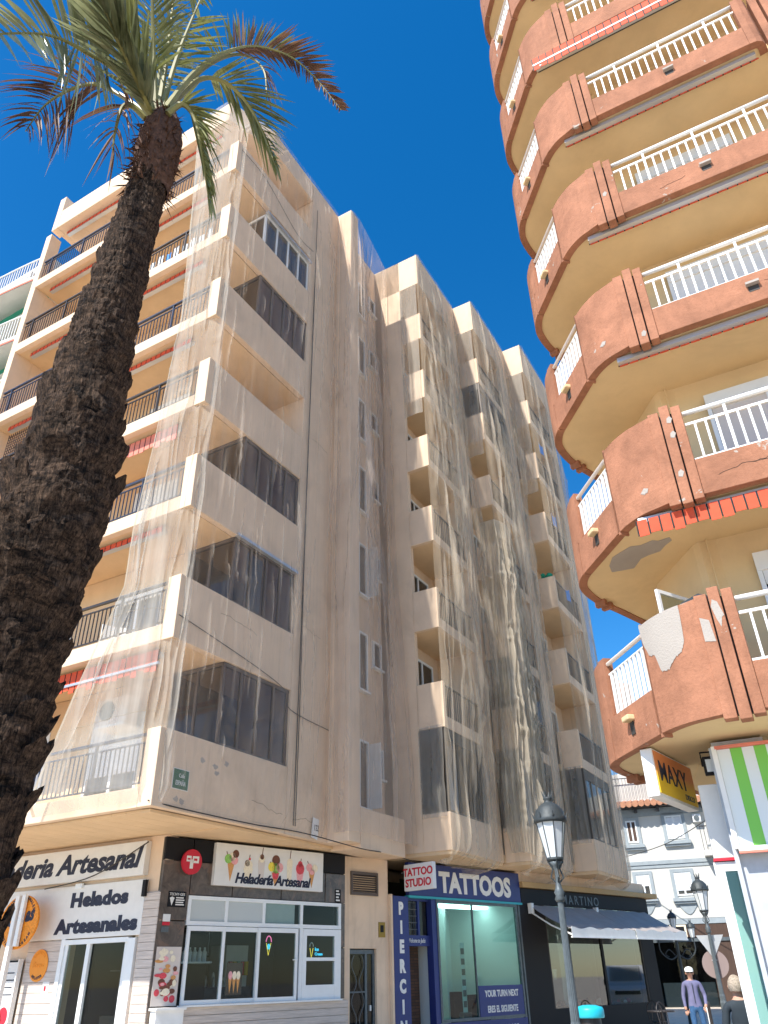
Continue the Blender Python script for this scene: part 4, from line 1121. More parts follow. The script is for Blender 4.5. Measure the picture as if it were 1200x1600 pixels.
# ------------------------------------------------------------------ neighbouring white block beyond the party wall
nb = empty('neighbour_building', B @ Matrix.Translation((0, 8.6, 0)), 'paler neighbouring block with white railings and green awnings', 'building')
MB().box(1.4, 8, 0, 14, 0, 22.9).build('wall', 'white_wall', nb)
MB().box(1.6, 5, 2.2, 8, 22.9, 25.6).build('stair_tower', 'white_wall', nb)
pk = MB().prism([(.9, 2.0), (5, 2.0), (5, 2.3), (.9, 2.3)], 22.9, 24.0); pk.build('roof_parapet', 'white_wall', nb)
for k in range(8):
    z0 = 2.6 + 2.75 * k
    crv = spline([(.25, .02), (.12, 1.2), (0, 3), (-.1, 6), (0, 10), (.3, 13.5)], 4)
    poly = [(p.x, p.y) for p in crv] + [(1.4, 13.5), (1.4, .02)]
    bl = MB().prism(poly, z0, z0 + .26).build('balcony', 'white_wall', nb)
    MB().strip([(p.x - .01, p.y) for p in crv][::-1], z0 + .02, z0 + .09, -.02).build('coral_line', 'pinkred', bl)
    rl = MB().tube([(p.x + .06, p.y, z0 + 1.2) for p in crv], .025, 6)
    rl.build('handrail', 'white', bl)
    me = MB().box(-.012, .012, -.012, .012, .26, 1.2).mesh('baluster', 'white')
    for j in range(26):
        t = j * .13; i = 0
        p = Vector((.25 - .11 * min(1, t / 1.2) - .06 * max(0, t - 1.2), t + .06))
        inst('baluster', me, bl, (p.x + .06, p.y, z0))
    aw = MB(); n = 24
    top = [(.95 - .35 * j / 4, j) for j in range(5)]
    vs = []
    for (x, j) in top:
        for q in range(n + 1): vs.append((x, .3 + q * .25, z0 + 2.68 - .09 * j - (.03 * abs(math.sin(q * 1.3)) if j == 4 else 0)))
    aw.add(vs, [(j * (n + 1) + q, j * (n + 1) + q + 1, (j + 1) * (n + 1) + q + 1, (j + 1) * (n + 1) + q) for j in range(4) for q in range(n)])
    if k < 7: aw.build('awning', 'green', bl)

# ------------------------------------------------------------------ coral block on the right
crl = empty('apartment_building', Matrix.Translation((4.5, 9.5, 0)), 'coral block with rounded balconies and white railings', 'building')
OX, OY = 4.5, 9.5
W2 = lambda x, y: (FC @ Vector((x, y, 0))).to_2d()
rel = lambda p: (p[0] - OX, p[1] - OY)
outer_curve = [(3.28, 9.27), (3.42, 8.89), (3.60, 8.645)]
f0 = W2(-.17, 0)
curve = [rel(p) for p in spline([(3.28, 9.27), (3.34, 9.06), (3.42, 8.89), (3.51, 8.755), (3.62, 8.64), (f0.x, f0.y)], 5)]
side = [(3.05, 10.55), (3.28, 9.27)]
far_ = [(4.0, 12.1), (3.5, 11.65), (3.3, 11.4), (3.13, 11.12), (3.06, 10.9), (3.04, 10.7), (3.05, 10.55)]
farc = [rel(p) for p in spline(far_[1:], 4)]
KF = 9
ZC = [4.1 + 2.8 * k for k in range(KF + 1)]
inner = [(6.2, 14.2), (4.75, 12.6), (4.33, 11.0), (4.47, 9.74), (4.52, 9.62), (4.74, 9.56), (6.01, 8.9), (9.5, 7.1), (9.5, 9.4)]
MB().prism([rel(p) for p in inner], 4.1, ZC[-1] + .5).build('wall', 'ochre', crl)
MB().tube([(*rel((4.60, 9.55)), 4.1), (*rel((4.60, 9.55)), ZC[-1])], .012, 6).build('downpipe', 'ochre', crl)
FCr = Matrix.Translation((-OX, -OY, 0)) @ FC
balu = None
e1, e2, e3 = W2(3.0, 0), W2(3.2, .1), W2(3.26, .3)
for k in range(KF):
    z0 = ZC[k]
    # slab seen from below
    far_i = [(p[0] + .05, p[1] - .02) for p in far_]
    outl = [rel(p) for p in far_i] + [(c[0] + .045, c[1] + .035) for c in curve]
    fr_ = [rel(W2(2.98, .045)), rel(W2(3.11, .09)), rel(W2(3.17, .25)), rel(W2(3.5, .3)), rel(W2(6.5, .3)), rel((9.3, 7.3)), rel((9.3, 9.4)), rel((5.9, 13.6))]
    bal = MB().prism([(p[0], p[1]) for p in outl] + fr_, z0 + .012, z0 + .16).build('balcony', 'ochre', crl)
    # drip edge
    th = .13
    top = [z0 + 1.36 + .05 * (i / (len(curve) - 1)) for i in range(len(curve))]
    MB().strip(curve, z0 - .006, top, th).build('parapet', 'coral', bal)
    MB().strip([Vector(c) + Vector((-.0, -.0)) for c in curve[:2]], z0 - .05, z0 + 1.40, th + .01).build('rib', 'coral', bal)
    s0, s1 = Vector(rel(side[0])), Vector(rel(side[1]))
    MB().strip([s0.lerp(s1, .02), s1.lerp(s0, .02)], z0 - .006, z0 + .54, th).build('parapet', 'coral', bal)
    MB().strip(farc, z0 - .006, z0 + 1.36, th).build('parapet', 'coral', bal)
    MB().strip([rel((6.0, 14.0)), rel((4.0, 12.1)), rel((3.52, 11.67))], z0 - .006, z0 + .7, th).build('parapet', 'coral', bal)
    for a in ((3.47, 11.62), (3.6, 11.74)):
        p = Vector(rel(a)); MB().strip([p + Vector((.06, .06)), p], z0 - .09, z0 + 1.42, th + .05).build('fin', 'coral', bal)
    fm = MB(FCr)
    fm.box(-.17, -.025, -.02, th, z0 - .07, z0 + 1.44); fm.build('fin', 'coral', bal, bevel=.008)
    MB(FCr).box(-.005, .125, -.045, th, z0 - .10, z0 + 1.50).build('fin', 'coral', bal, bevel=.008)
    MB(FCr).box(.145, .27, -.02, th, z0 - .06, z0 + 1.46).build('fin', 'coral', bal, bevel=.008)
    MB(FCr).box(-.03, .15, .05, th - .01, z0 - .02, z0 + 1.4).build('fin_backing', 'wire', bal)
    MB(FCr).box(.272, 2.95, .0, th, z0 - .006, z0 + .54).build('parapet', 'coral', bal, bevel=.008)
    pe = [rel(W2(*p)) for p in ((2.952, 0), (3.06, .01), (3.15, .06), (3.2, .16), (3.22, .3))]
    MB().strip(pe, z0 - .006, z0 + 1.42, th).build('parapet', 'coral', bal)
    MB(FCr).box(3.24, 3.36, .12, .4, z0 - .07, z0 + 1.46).box(3.4, 3.52, .1, .4, z0 - .09, z0 + 1.5).build('fin', 'coral', bal)
    MB(FCr).box(3.53, 6.5, .3, .42, z0 - .006, z0 + 1.42).build('parapet', 'coral', bal)
    # overflow spouts
    MB(FCr).box(1.58, 1.72, -.004, .02, z0 + .2, z0 + .3).build('spout_hole', 'wire', bal)
    MB(FCr).box(1.56, 1.74, -.07, -.002, z0 + .305, z0 + .345).build('spout_hood', 'bare', bal)
    ps = s1.lerp(s0, .5)
    sm = Matrix.Translation((ps.x, ps.y, z0)) @ Matrix.Rotation(math.atan2(s1.y - s0.y, s1.x - s0.x), 4, 'Z')
    MB(sm).box(-.05, .05, -.012, .01, .16, .32).build('spout_hole', 'wire', bal)
    MB(sm).box(-.09, .09, -.10, .01, .33, .40).build('spout_hood', 'ochre', bal, bevel=.015)
    # white railing, front
    MB(FCr).tube([(.275, .05, z0 + 1.33), (2.95, .05, z0 + 1.33)], .035, 8).build('handrail', 'white', bal, smooth=True)
    MB(FCr).box(.275, 2.95, .04, .07, z0 + 1.13, z0 + 1.165).build('rail', 'white', bal)
    MB(FCr).box(.275, 2.95, .035, .075, z0 + .545, z0 + .575).build('rail', 'white', bal)
    if balu is None:
        balu = MB(Matrix.Rotation(R(-27.6), 4, 'Z')).box(-.014, .014, -.014, .014, .575, 1.13).mesh('baluster', 'white')
        post = MB(Matrix.Rotation(R(-27.6), 4, 'Z')).box(-.018, .018, -.018, .018, .575, 1.31).mesh('post', 'white')
        sang = math.atan2(s1.y - s0.y, s1.x - s0.x)
        sbal = MB(Matrix.Rotation(sang, 4, 'Z')).box(-.028, .028, -.012, .012, .56, 1.12).mesh('baluster', 'white')
    for i in range(19):
        x = .40 + i * .137
        p = FCr @ Vector((x, .055, z0))
        inst('baluster' if i % 6 != 3 else 'post', balu if i % 6 != 3 else post, bal, p)
    # side railing
    inn = Vector((s1.y - s0.y, -(s1.x - s0.x))).normalized() * -.05
    q0 = s0.lerp(s1, .13) + inn; q1 = s0.lerp(s1, .95) + inn
    MB().tube([(q0.x, q0.y, z0 + 1.28), (q1.x, q1.y, z0 + 1.28)], .03, 8).build('handrail', 'cup', bal)
    MB().tube([(q0.x, q0.y, z0 + 1.13), (q1.x, q1.y, z0 + 1.13)], .018, 6).build('rail', 'white', bal)
    e_ = s0.lerp(s1, .12)
    MB().strip([s0.lerp(s1, -.02), e_], z0 + .54, z0 + 1.38, th).build('end_post', 'coral', bal)
    for i in range(9):
        p = q0.lerp(q1, (i + .5) / 9); inst('baluster', sbal, bal, (p.x, p.y, z0))
    # rolled awning under the slab above
    zt = z0 + 2.8
    ob = {0: .22, 4: .40}.get(k, 0)
    case = MB(FCr).box(-.40 if not ob else -.62, 3.0, .16, .26, zt - .11, zt - .03)
    aw = case.build('awning', 'alu', bal)
    MB(FCr).box(-.38 if not ob else -.6, 2.98, .262, .30, zt - .09, zt - .02).build('roller', 'wire', aw)
    vl = MB(FCr); x = -.40 if not ob else -.64; i = 0
    dz = ob if ob else .015
    yv = .262 if not ob else (-.03 if k == 4 else .1)
    while x < 3.0:
        vl.cur = 0; vl.box(x + .012, x + .138, yv - .008, yv, zt - .12 - dz + .025 * math.sin(i * 1.7) * (ob > 0), zt - .10)
        vl.cur = 1; vl.box(x - .008, x + .010, yv - .011, yv - .002, zt - .12 - dz + .01, zt - .10)
        x += .15; i += 1
    vl.build('valance', ['red', 'black'], aw)
    if k == 4: MB(FCr).box(-.64, 3.0, -.05, -.03, zt - .36, zt - .32).build('front_bar', 'white', aw)
    # window behind
    wf = MB(FCr).box(.62, .68, 1.28, 1.37, z0 + .18, z0 + 2.4).box(2.3, 2.36, 1.28, 1.37, z0 + .18, z0 + 2.4).box(.62, 2.36, 1.27, 1.37, z0 + 2.15, z0 + 2.42).box(1.46, 1.52, 1.28, 1.37, z0 + .18, z0 + 2.15)
    wi = wf.build('window', 'upvc', crl)
    MB(FCr).box(.68, 1.46, 1.33, 1.338, z0 + .18, z0 + 2.15).box(1.52, 2.3, 1.33, 1.338, z0 + .18, z0 + 2.15).build('pane', 'glass', wi)
    MB(FCr).box(.66, 2.32, 1.36, 1.375, z0 + .18, z0 + 2.15).build('room_dark_sheet', 'interior', wi)  # dark sheet close behind the panes, room shade put into its colour
    low = (.2, .9, 1.97, .5, 1.3, .2, 1.97, .7, .3)[k]
    MB(FCr).box(.685, 2.295, 1.305, 1.32, z0 + 2.15 - low, z0 + 2.15).build('roller_shutter', ('curtain', 'cup', 'white')[k % 3], wi)
    n = 24
    MB(FCr).strip([(.95 - i * .22 / n, 1.352 + .006 * math.sin(i * 1.5)) for i in range(n + 1)], z0 + .2, z0 + 2.14, .003).build('curtain', 'curtain', wi)
# bare patch where render has fallen off the lowest balcony
def patch(poly_uz, path, off, name, parent):
    """flat-ish patch on the curved parapet: polygon in (u along path, z)"""
    P = [Vector(p) for p in path]
    Ls = [0]
    for i in range(len(P) - 1): Ls.append(Ls[-1] + (P[i + 1] - P[i]).length)
    def at(u):
        u = max(0, min(Ls[-1] - 1e-4, u))
        for i in range(len(P) - 1):
            if Ls[i + 1] >= u:
                t = (u - Ls[i]) / (Ls[i + 1] - Ls[i]); d = (P[i + 1] - P[i]).normalized()
                return P[i].lerp(P[i + 1], t) + Vector((d.y, -d.x)) * off
    bm = bmesh.new()
    us = [p[0] for p in poly_uz]; zs = [p[1] for p in poly_uz]
    # scanline columns between lower and upper outlines
    n = 60; vs = []; fs = []
    def span(u):
        ys = []
        m = len(poly_uz)
        for i in range(m):
            a, b = poly_uz[i], poly_uz[(i + 1) % m]
            if (a[0] <= u < b[0]) or (b[0] <= u < a[0]):
                ys.append(a[1] + (b[1] - a[1]) * (u - a[0]) / (b[0] - a[0]))
        return (min(ys), max(ys)) if len(ys) > 1 else None
    u0, u1 = min(us), max(us)
    rg = random.Random(4)
    for i in range(n + 1):
        u = u0 + (u1 - u0) * (i + .02) / (n + .05)
        s = span(u)
        if not s: continue
        p = at(u)
        lo, hi = s[0] + rg.uniform(-.012, .012), s[1]
        vs += [(p.x, p.y, lo), (p.x, p.y, hi)]
    k = len(vs) // 2
    fs = [(2 * i, 2 * i + 2, 2 * i + 3, 2 * i + 1) for i in range(k - 1)]
    mb = MB(); mb.add(vs, fs)
    return mb.build(name, 'bare', parent)
Z0 = ZC[0]
SOFP = [(3.40, 10.31), (3.49, 10.52), (3.66, 10.46), (3.8, 10.40), (3.82, 10.1), (3.90, 9.99), (4.04, 9.87), (4.06, 9.7), (4.11, 9.55), (4.05, 9.46), (3.92, 9.56), (3.83, 9.54), (3.70, 9.68), (3.56, 9.71), (3.45, 9.9), (3.38, 10.04)]
cl = sum((Vector(curve[i + 1]) - Vector(curve[i])).length for i in range(len(curve) - 1))
first_bal = [o for o in crl.children if o.name.startswith('balcony')][0]
patch([(.0, Z0 + 1.37), (.02, Z0 + 1.15), (.1, Z0 + .95), (.22, Z0 + .9), (.27, Z0 + .68), (.40, Z0 + .66), (.52, Z0 + .78), (.62, Z0 + .82), (.68, Z0 + .95), (.70, Z0 + 1.3), (.70, Z0 + 1.40)], curve, .006, 'fallen_render_patch', first_bal)
MB(FCr).plate([(-.16, Z0 + .85), (-.04, Z0 + .83), (-.06, Z0 + 1.1), (-.16, Z0 + 1.15)], -.021, .003).build('fallen_render_patch', 'bare', first_bal)
MB(FCr).plate([(.0, Z0 + 1.25), (.03, Z0 + 1.08), (.06, Z0 + .98), (.09, Z0 + 1.1), (.12, Z0 + 1.12), (.08, Z0 + 1.3), (.03, Z0 + 1.34)], -.046, .003).build('fallen_render_patch', 'bare', first_bal)
MB().prism([rel(p) for p in SOFP], ZC[1] + .004, ZC[1] + .011).build('fallen_render_patch', 'bare', first_bal)
for a_, b_, z_ in ((.62, .88, ZC[1]), (.5, .55, ZC[2])):
    patch([(a_ * cl, z_ + .30), (a_ * cl + .05, z_ + .26), (a_ * cl + .10, z_ + .28), (a_ * cl + .12, z_ + .33), (a_ * cl + .06, z_ + .36)], curve, .006, 'fallen_render_patch', first_bal)
for k_, x_, z_ in ((1, .03, .32), (1, .06, .95), (2, .04, .05), (3, .02, .55), (1, .06, 1.2)):
    MB(FCr).plate([(x_, ZC[k_] + z_), (x_ + .05, ZC[k_] + z_ - .02), (x_ + .08, ZC[k_] + z_ + .05), (x_ + .05, ZC[k_] + z_ + .1), (x_ + .01, ZC[k_] + z_ + .07)], -.046, .003).build('fallen_render_patch', 'bare', first_bal)
# hairline cracks in the coral render
for k_, x_, z_, n_ in ((0, 1.3, .2, 9), (1, .5, .2, 12), (1, .9, .25, 8), (2, 1.8, .3, 8), (3, .9, .2, 8)):
    rg = random.Random(k_ * 7 + n_); pt = []; zz_ = z_
    for i in range(n_): zz_ += rg.uniform(-.02, .035); pt.append((x_ + i * .06, -.002, ZC[k_] + zz_))
    MB(FCr).tube(pt, .003, 4).build('crack', 'wire', first_bal)
# open window sash and a shower of things on the lowest balcony
sh = tag(empty('glass_screen', Matrix.Translation((3.62, 9.25, Z0 + .16)) @ Matrix.Rotation(R(32), 4, 'Z')), 'white framed glass screen standing on the lowest coral balcony', 'screen')
MB().box(0, .05, 0, .04, 0, 1.75).box(.05, 1.1, 0, .04, 1.70, 1.75).box(.72, .76, 0, .04, 0, 1.7).build('frame', 'white', sh)
MB().box(.05, 1.1, .015, .021, .3, 1.7).build('pane', 'glass_shop', sh)
bt = MB().lathe([(.01, 0), (.09, .02), (.11, .1), (.10, .34), (.04, .42), (.01, .44)], 14)
sc_ = tag(empty('folded_scooter', Matrix.Translation((3.75, 8.95, Z0 + 1.42)) @ Matrix.Rotation(R(60), 4, 'Y')), 'dark folded toy with a turquoise cap leaning on the lowest parapet', 'toy')
bt.build('body', 'darktop', sc_, smooth=True); MB().lathe([(.02, 0), (.07, .0), (.07, .02), (.02, .03)], 14, (0, 0, -.03)).build('cap', 'bluelid', sc_)
# ground floor of the coral block
gf = MB()
gf.prism([rel(p) for p in ((4.9, 10.4), (9.5, 8.0), (9.4, 9.3), (6.1, 13.4), (5.2, 12.5))], 0, 4.11)
gf.build('ground_floor_core', 'white_wall', crl)
FP = Matrix.Translation((4.03, 9.58, 0)) @ Matrix.Rotation(R(-24), 4, 'Z')
sp = tag(empty('striped_panel', FP @ Matrix.Translation((0, 0, 2.86))), 'white and lime green striped shop panel under the coral balcony', 'panel')
st2 = MB(); x = 0; i = 0
while x < 3.2:
    st2.cur = i % 2; w = .15 if i == 0 else .135
    st2.box(x, x + w - .001, 0, .05, 0, 1.10); x += w; i += 1
st2.build('stripes', ['palewhite', 'lime'], sp)
MB().box(-.06, -.002, -.03, .09, -.02, 1.14).box(-.02, 3.2, -.03, .06, -.05, -.002).build('frame', 'white', sp)
MB().box(-.02, 3.2, -.035, .07, 1.102, 1.14).box(-.02, 3.2, -.04, .02, -.075, -.052).build('trim', 'pinkred', sp)
FPr = Matrix.Translation((-OX, -OY, 0)) @ FP
MB(FPr).box(-.05, .55, .12, .9, 0, 4.08).build('pillar', 'shade_white', crl)
MB(FPr).box(-.09, -.04, .04, .119, 0, 4.0).build('corner_trim', 'shade_white', crl)
MB(FPr).box(.56, 3.2, .6, .7, 0, 2.8).build('glazing', 'shade_white', crl)
# shopfront return towards the street
FD = Matrix.Translation((3.80, 9.95, 0)) @ Matrix.Rotation(R(-20), 4, 'Z')
FDr = Matrix.Translation((-OX, -OY, 0)) @ FD
pn = tag(empty('blank_sign', FD @ Matrix.Translation((.04, .0, 2.78))), 'plain pale grey sign panel left of the striped panel', 'sign')
MB().box(0, .62, 0, .3, 0, .84).build('board', 'signwhite', pn, bevel=.01)
MB().box(-.01, .62, -.01, .3, -.03, -.002).build('red_edge', 'signred', pn)
dr = MB(FDr).box(.02, .13, .02, .12, 0, 2.74).box(.13, .6, .02, .12, 2.64, 2.74).build('shop_door', 'white', crl)
MB(FDr).box(.13, .62, .05, .06, 0, 2.64).build('pane', 'glass_teal', dr)
MB(FDr).box(.10, .7, .8, .85, 0, 2.7).build('shop_room', 'interior_lt', crl)
stk = tag(empty('sticker', FD @ Matrix.Translation((.44, .04, 2.28))), 'small red and white sticker high on the glass door', 'sticker')
MB().box(0, .14, 0, .004, .1, .24).build('red_part', 'signred', stk); MB().box(.02, .14, 0, .004, 0, .095).build('white_part', 'signwhite', stk)
text('A', .1, .05, -.002, .13, 'signwhite', stk, ext=.001)
fl = tag(empty('floodlight', FD @ Matrix.Translation((.16, .0, 3.70))), 'black square floodlight under the coral balcony', 'lamp')
MB().box(0, .26, -.08, .02, .02, .24).build('case', 'black', fl, bevel=.01); MB().box(.03, .23, -.09, -.081, .05, .20).build('lens', 'frost', fl); MB().tube([(-.01, -.03, .13), (-.01, -.03, .30), (.27, -.03, .30), (.27, -.03, .13)], .012, 6).build('yoke', 'black', fl)
# projecting disco sign: face along the side street
md = Vector((4.22 - 3.33, 11.05 - 9.88, 0)); ang = math.atan2(md.y, md.x)
mx = tag(empty('projecting_sign', Matrix.Translation((3.33, 9.88, 3.50)) @ Matrix.Rotation(ang, 4, 'Z')), 'orange and yellow box sign reading MAXY DISCO', 'sign')
MB().box(0, 1.45, 0, .15, 0, .58).build('box', 'white', mx, bevel=.008)
def gradmat():
    m, nt, b = nmat('orange_to_yellow_print'); v = objcoord(nt); sx = N(nt, 'ShaderNodeSeparateXYZ'); nt.links.new(v, sx.inputs[0])
    r = ramp(nt, sx.outputs[2], .2, (.80, .52, .02), .36, (.72, .25, .08)); nt.links.new(r.outputs[0], b.inputs['Base Color']); b.inputs['Roughness'].default_value = .5
    return m
MB().box(.03, 1.42, -.012, -.001, .04, .555).build('face', gradmat(), mx)
text('MAXY', .36, .10, -.014, .20, 'ink', mx, xs=1.0, offset=.002, space=1.05)
text('DISCO', .10, .95, -.014, .08, 'ironlite', mx, xs=1.15, space=1.05)

# ------------------------------------------------------------------ white house at the end of the street
wh = empty('white_house', FW, 'white house with tiled eaves and grey window surrounds', 'building')
MB().box(-9, 9, 0, 8, 3.4, 7.55).build('wall', 'white_wall', wh)
MB().box(-9, 9, -.06, 0, 5.38, 5.52).box(-9, 9, -.03, 0, 5.25, 5.38).build('string_course', 'grey_trim', wh)
MB().box(-9, 9, -.05, 0, 7.25, 7.55).build('eaves_band', 'grey_trim', wh)
MB().box(-9, 9, -.5, 8, 7.56, 7.62).build('eaves_board', 'dkmetal', wh)
tl = MB()
for i in range(60):
    x = -7.5 + i * .25
    tl.tube([(x, -.62, 7.68), (x, 2.4, 8.25)], [.13, .11], 8)
tl.build('roof_tiles', 'terracotta', wh)['kind'] = 'stuff'
for i in range(14): MB().box(-6.5 + i * .9, -6.38 + i * .9, -.42, 0, 7.40, 7.55).build('corbel', 'dkmetal', wh)
MB().add([(-9, 2.4, 7.62), (9, 2.4, 7.62), (9, 2.4, 9.0), (1.0, 2.4, 9.9), (-9, 2.4, 8.6)], [(0, 1, 2, 3, 4)]).build('upper_gable', 'white_wall', wh)
rl = MB().tube([(-4, 2.2, 9.3), (1.5, 2.2, 9.3)], .02, 6)
for i in range(40): rl.box(-4 + i * .14, -3.985 + i * .14, 2.19, 2.21, 8.35, 9.3)
rl.build('terrace_railing', 'dkmetal', wh)
def hwin(x0, x1, z0, z1, blind, apron, par=wh):
    s = MB().box(x0 - .13, x0, -.05, 0, z0 - .08, z1 + .12).box(x1, x1 + .13, -.05, 0, z0 - .08, z1 + .12).box(x0, x1, -.05, 0, z1, z1 + .12).box(x0 - .2, x1 + .2, -.16, 0, z0 - .2, z0 - .08).box(x0 - .16, x1 + .16, -.11, 0, z0 - .28, z0 - .2)
    w = s.build('window', 'grey_trim', par)
    if apron:
        n = 20; pts = [(x1 + .13 - (x1 - x0 + .26) * i / n, z0 - .28 - .38 * math.sin(math.pi * i / n) ** 1.6) for i in range(n + 1)]
        MB().plate([(x0 - .13, z0 - .28), (x1 + .13, z0 - .28)] + pts[1:-1], -.001, .03).build('apron', 'grey_trim', w)
    f = MB().box(x0, x0 + .06, -.03, 0, z0, z1).box(x1 - .06, x1, -.03, 0, z0, z1).box(x0 + .06, x1 - .06, -.03, 0, z1 - .06, z1).box(x0 + .06, x1 - .06, -.03, 0, z0, z0 + .06).box((x0 + x1) / 2 - .03, (x0 + x1) / 2 + .03, -.028, 0, z0 + .06, z1 - .06)
    f.build('frame', 'upvc', w)
    MB().box(x0 + .06, x1 - .06, -.012, -.004, z0 + .06, z1 - .06).build('pane', 'darkwood' if blind == 0 else 'glass_dk', w)
    if blind: MB().box(x0 + .061, x1 - .061, -.024, -.014, z0 + .06 + blind, z1 - .07).build('roller_shutter', 'curtain', w)
hwin(-1.55, -1.12, 6.25, 7.12, 0, False); hwin(.05, .72, 6.3, 7.2, .02, False); hwin(-1.5, -.98, 4.25, 5.03, .3, True); hwin(-.02, .62, 4.2, 5.05, .12, True); hwin(2.4, 3.0, 4.2, 5.05, .12, True)
bl = MB().box(1.32, 2.6, -.55, 0, 5.55, 5.75).build('balcony', 'white_wall', wh)
r2 = MB().box(1.32, 2.6, -.54, -.51, 6.62, 6.66)
for i in range(10): r2.box(1.33 + i * .135, 1.35 + i * .135, -.535, -.515, 5.75, 6.62)
r2.build('railing', 'dkmetal', bl)
MB().box(-9, 9, -.02, .3, 3.2, 3.39).build('shop_cornice', 'grey_trim', wh)
MB().box(-9, -1.3, 0, .2, 0, 3.19).box(.75, 3.2, 0, .2, 0, 3.19).box(-1.3, .75, 0, .2, 2.75, 3.19).box(3.2, 9, .0, .2, 0, 3.19).build('shopfront', 'darkwood', wh)
MB().box(-9, 9, 1.2, 1.3, 0, 3.2).build('shop_room', 'interior', wh)
MB().box(-9, 9, -.04, -.001, 2.6, 2.72).build('shop_rail', 'ironlite', wh)
MB().box(-1.2, .7, .3, .34, .1, 1.25).build('counter_panel', plain('teal_grey', (.16, .24, .27), .6), wh)
MB().box(-1.3, .75, .08, .09, 0, 2.75).build('pane', 'glass_dk', wh)
acu = tag(empty('air_conditioner', FW @ Matrix.Translation((1.28, -.02, 7.0))), 'small air conditioner on the white house wall', 'air conditioner')
MB().box(-.12, .2, -.2, 0, -.14, .16).build('case', 'white', acu, bevel=.02); MB().disc(.03, -.202, .01, .11, .11, 20, .02).build('fan_guard', 'ironlite', acu)
tag(MB().tube(spline([(0, 0, 0), (2.2, -2, .25), (4.4, -4, 1.05)], 8), .015, 5).build('overhead_cable', 'wire', None, mw=FW @ Matrix.Translation((-2.2, -.5, 5.6))), 'thin cable crossing in front of the white house', 'cable')

# ------------------------------------------------------------------ street lamps
def lantern(parent, z, s=1.0, x=0, y=0):
    L = MB().lathe([(.10 * s, 0), (.115 * s, .02 * s), (.21 * s, .50 * s), (.215 * s, .51 * s)], 8, (x, y, z))
    lan = L.build('lantern_glass', 'frost', parent)
    fr = MB()
    for i in range(8):
        a = math.pi / 4 * i
        fr.tube([(x + .117 * s * math.cos(a), y + .117 * s * math.sin(a), z + .02 * s), (x + .213 * s * math.cos(a), y + .213 * s * math.sin(a), z + .5 * s)], .008 * s, 5)
    fr.lathe([(.11 * s, -.02 * s), (.125 * s, .0), (.12 * s, .025 * s)], 16, (x, y, z))
    fr.build('lantern_frame', 'iron', parent)
    hd = MB().lathe([(.235 * s, .50 * s), (.25 * s, .53 * s), (.24 * s, .57 * s), (.225 * s, .60 * s), (.20 * s, .68 * s), (.14 * s, .75 * s), (.07 * s, .79 * s), (.05 * s, .82 * s), (.07 * s, .84 * s), (.06 * s, .87 * s)], 20, (x, y, z))
    hd.build('lantern_cap', 'iron', parent, smooth=True)
    cr = MB()
    for i in range(6):
        a = math.pi / 3 * i
        cr.tube([(x + .05 * s * math.cos(a), y + .05 * s * math.sin(a), z + .86 * s), (x + .085 * s * math.cos(a), y + .085 * s * math.sin(a), z + .96 * s)], [.014 * s, .004 * s], 5)
    for i in range(8):
        a = math.pi / 4 * i
        cr.tube([(x + .24 * s * math.cos(a), y + .24 * s * math.sin(a), z + .57 * s), (x + .265 * s * math.cos(a), y + .265 * s * math.sin(a), z + .64 * s)], [.016 * s, .005 * s], 5)
    cr.build('crown_finial', 'iron', parent)['kind'] = 'stuff'
def lamp(loc, H, label):
    e = tag(empty('street_lamp', Matrix.Translation(loc)), label, 'street lamp', 'street lamps along the shops')
    zl = H - .95
    n = 16
    post = MB(); vs = []
    prof = [(.13, 0), (.13, .25), (.10, .3), (.09, .9), (.075, .95), (.075, 1.05), (.062, 1.1), (.042, zl - .55)]
    for r, z in prof:
        for k in range(32):
            a = 2 * math.pi * k / 32; rr = r * (1 - (.10 if (k % 2 and r < .1) else 0)); vs.append((rr * math.cos(a), rr * math.sin(a), z))
    post.add(vs, [(i * 32 + k, i * 32 + (k + 1) % 32, (i + 1) * 32 + (k + 1) % 32, (i + 1) * 32 + k) for i in range(len(prof) - 1) for k in range(32)])
    post.build('post', 'ironlite', e)
    MB().lathe([(.055, zl - .55), (.075, zl - .52), (.055, zl - .47), (.075, zl - .43), (.05, zl - .38), (.035, zl - .3), (.03, zl - .15), (.06, zl - .08), (.10, zl - .03)], 16).build('neck', 'ironlite', e, smooth=True)
    sc = MB()
    for i in range(4):
        a = math.pi / 2 * i
        sc.tube([(.03 * math.cos(a), .03 * math.sin(a), zl - .3), (.09 * math.cos(a), .09 * math.sin(a), zl - .24), (.05 * math.cos(a), .05 * math.sin(a), zl - .12), (.11 * math.cos(a), .11 * math.sin(a), zl - .02)], .012, 6)
    sc.build('scroll_arms', 'iron', e)
    lantern(e, zl)
    return e
lamp(polar(11.08, 12.4), 4.02, 'tall grey street lamp in front of the MARTINO awning')
lamp(polar(19.85, 25.8), 4.02, 'smaller looking street lamp with a traffic sign, by the white house')
# back of the triangular and round traffic signs on the far lamp
q = polar(19.85, 25.95)
FT = Matrix.Translation(q) @ Matrix.Rotation(-R(19.85), 4, 'Z')
sg = tag(empty('traffic_sign', FT), 'back of a triangular and a round traffic sign on the far lamp', 'traffic sign')
MB().plate([(-.36, 2.48), (0, 1.90), (.36, 2.48)], -.02, .02).build('triangle_plate', 'alu', sg)
MB().disc(0, -.005, 1.78, .34, .34, 30, .01).build('round_plate', plain('faded_brown_plate', (.25, .19, .18), .6), sg)
MB().box(-.07, .07, -.05, .1, 2.38, 2.41).box(-.07, .07, -.05, .1, 1.86, 1.89).build('clamp', 'alu', sg)
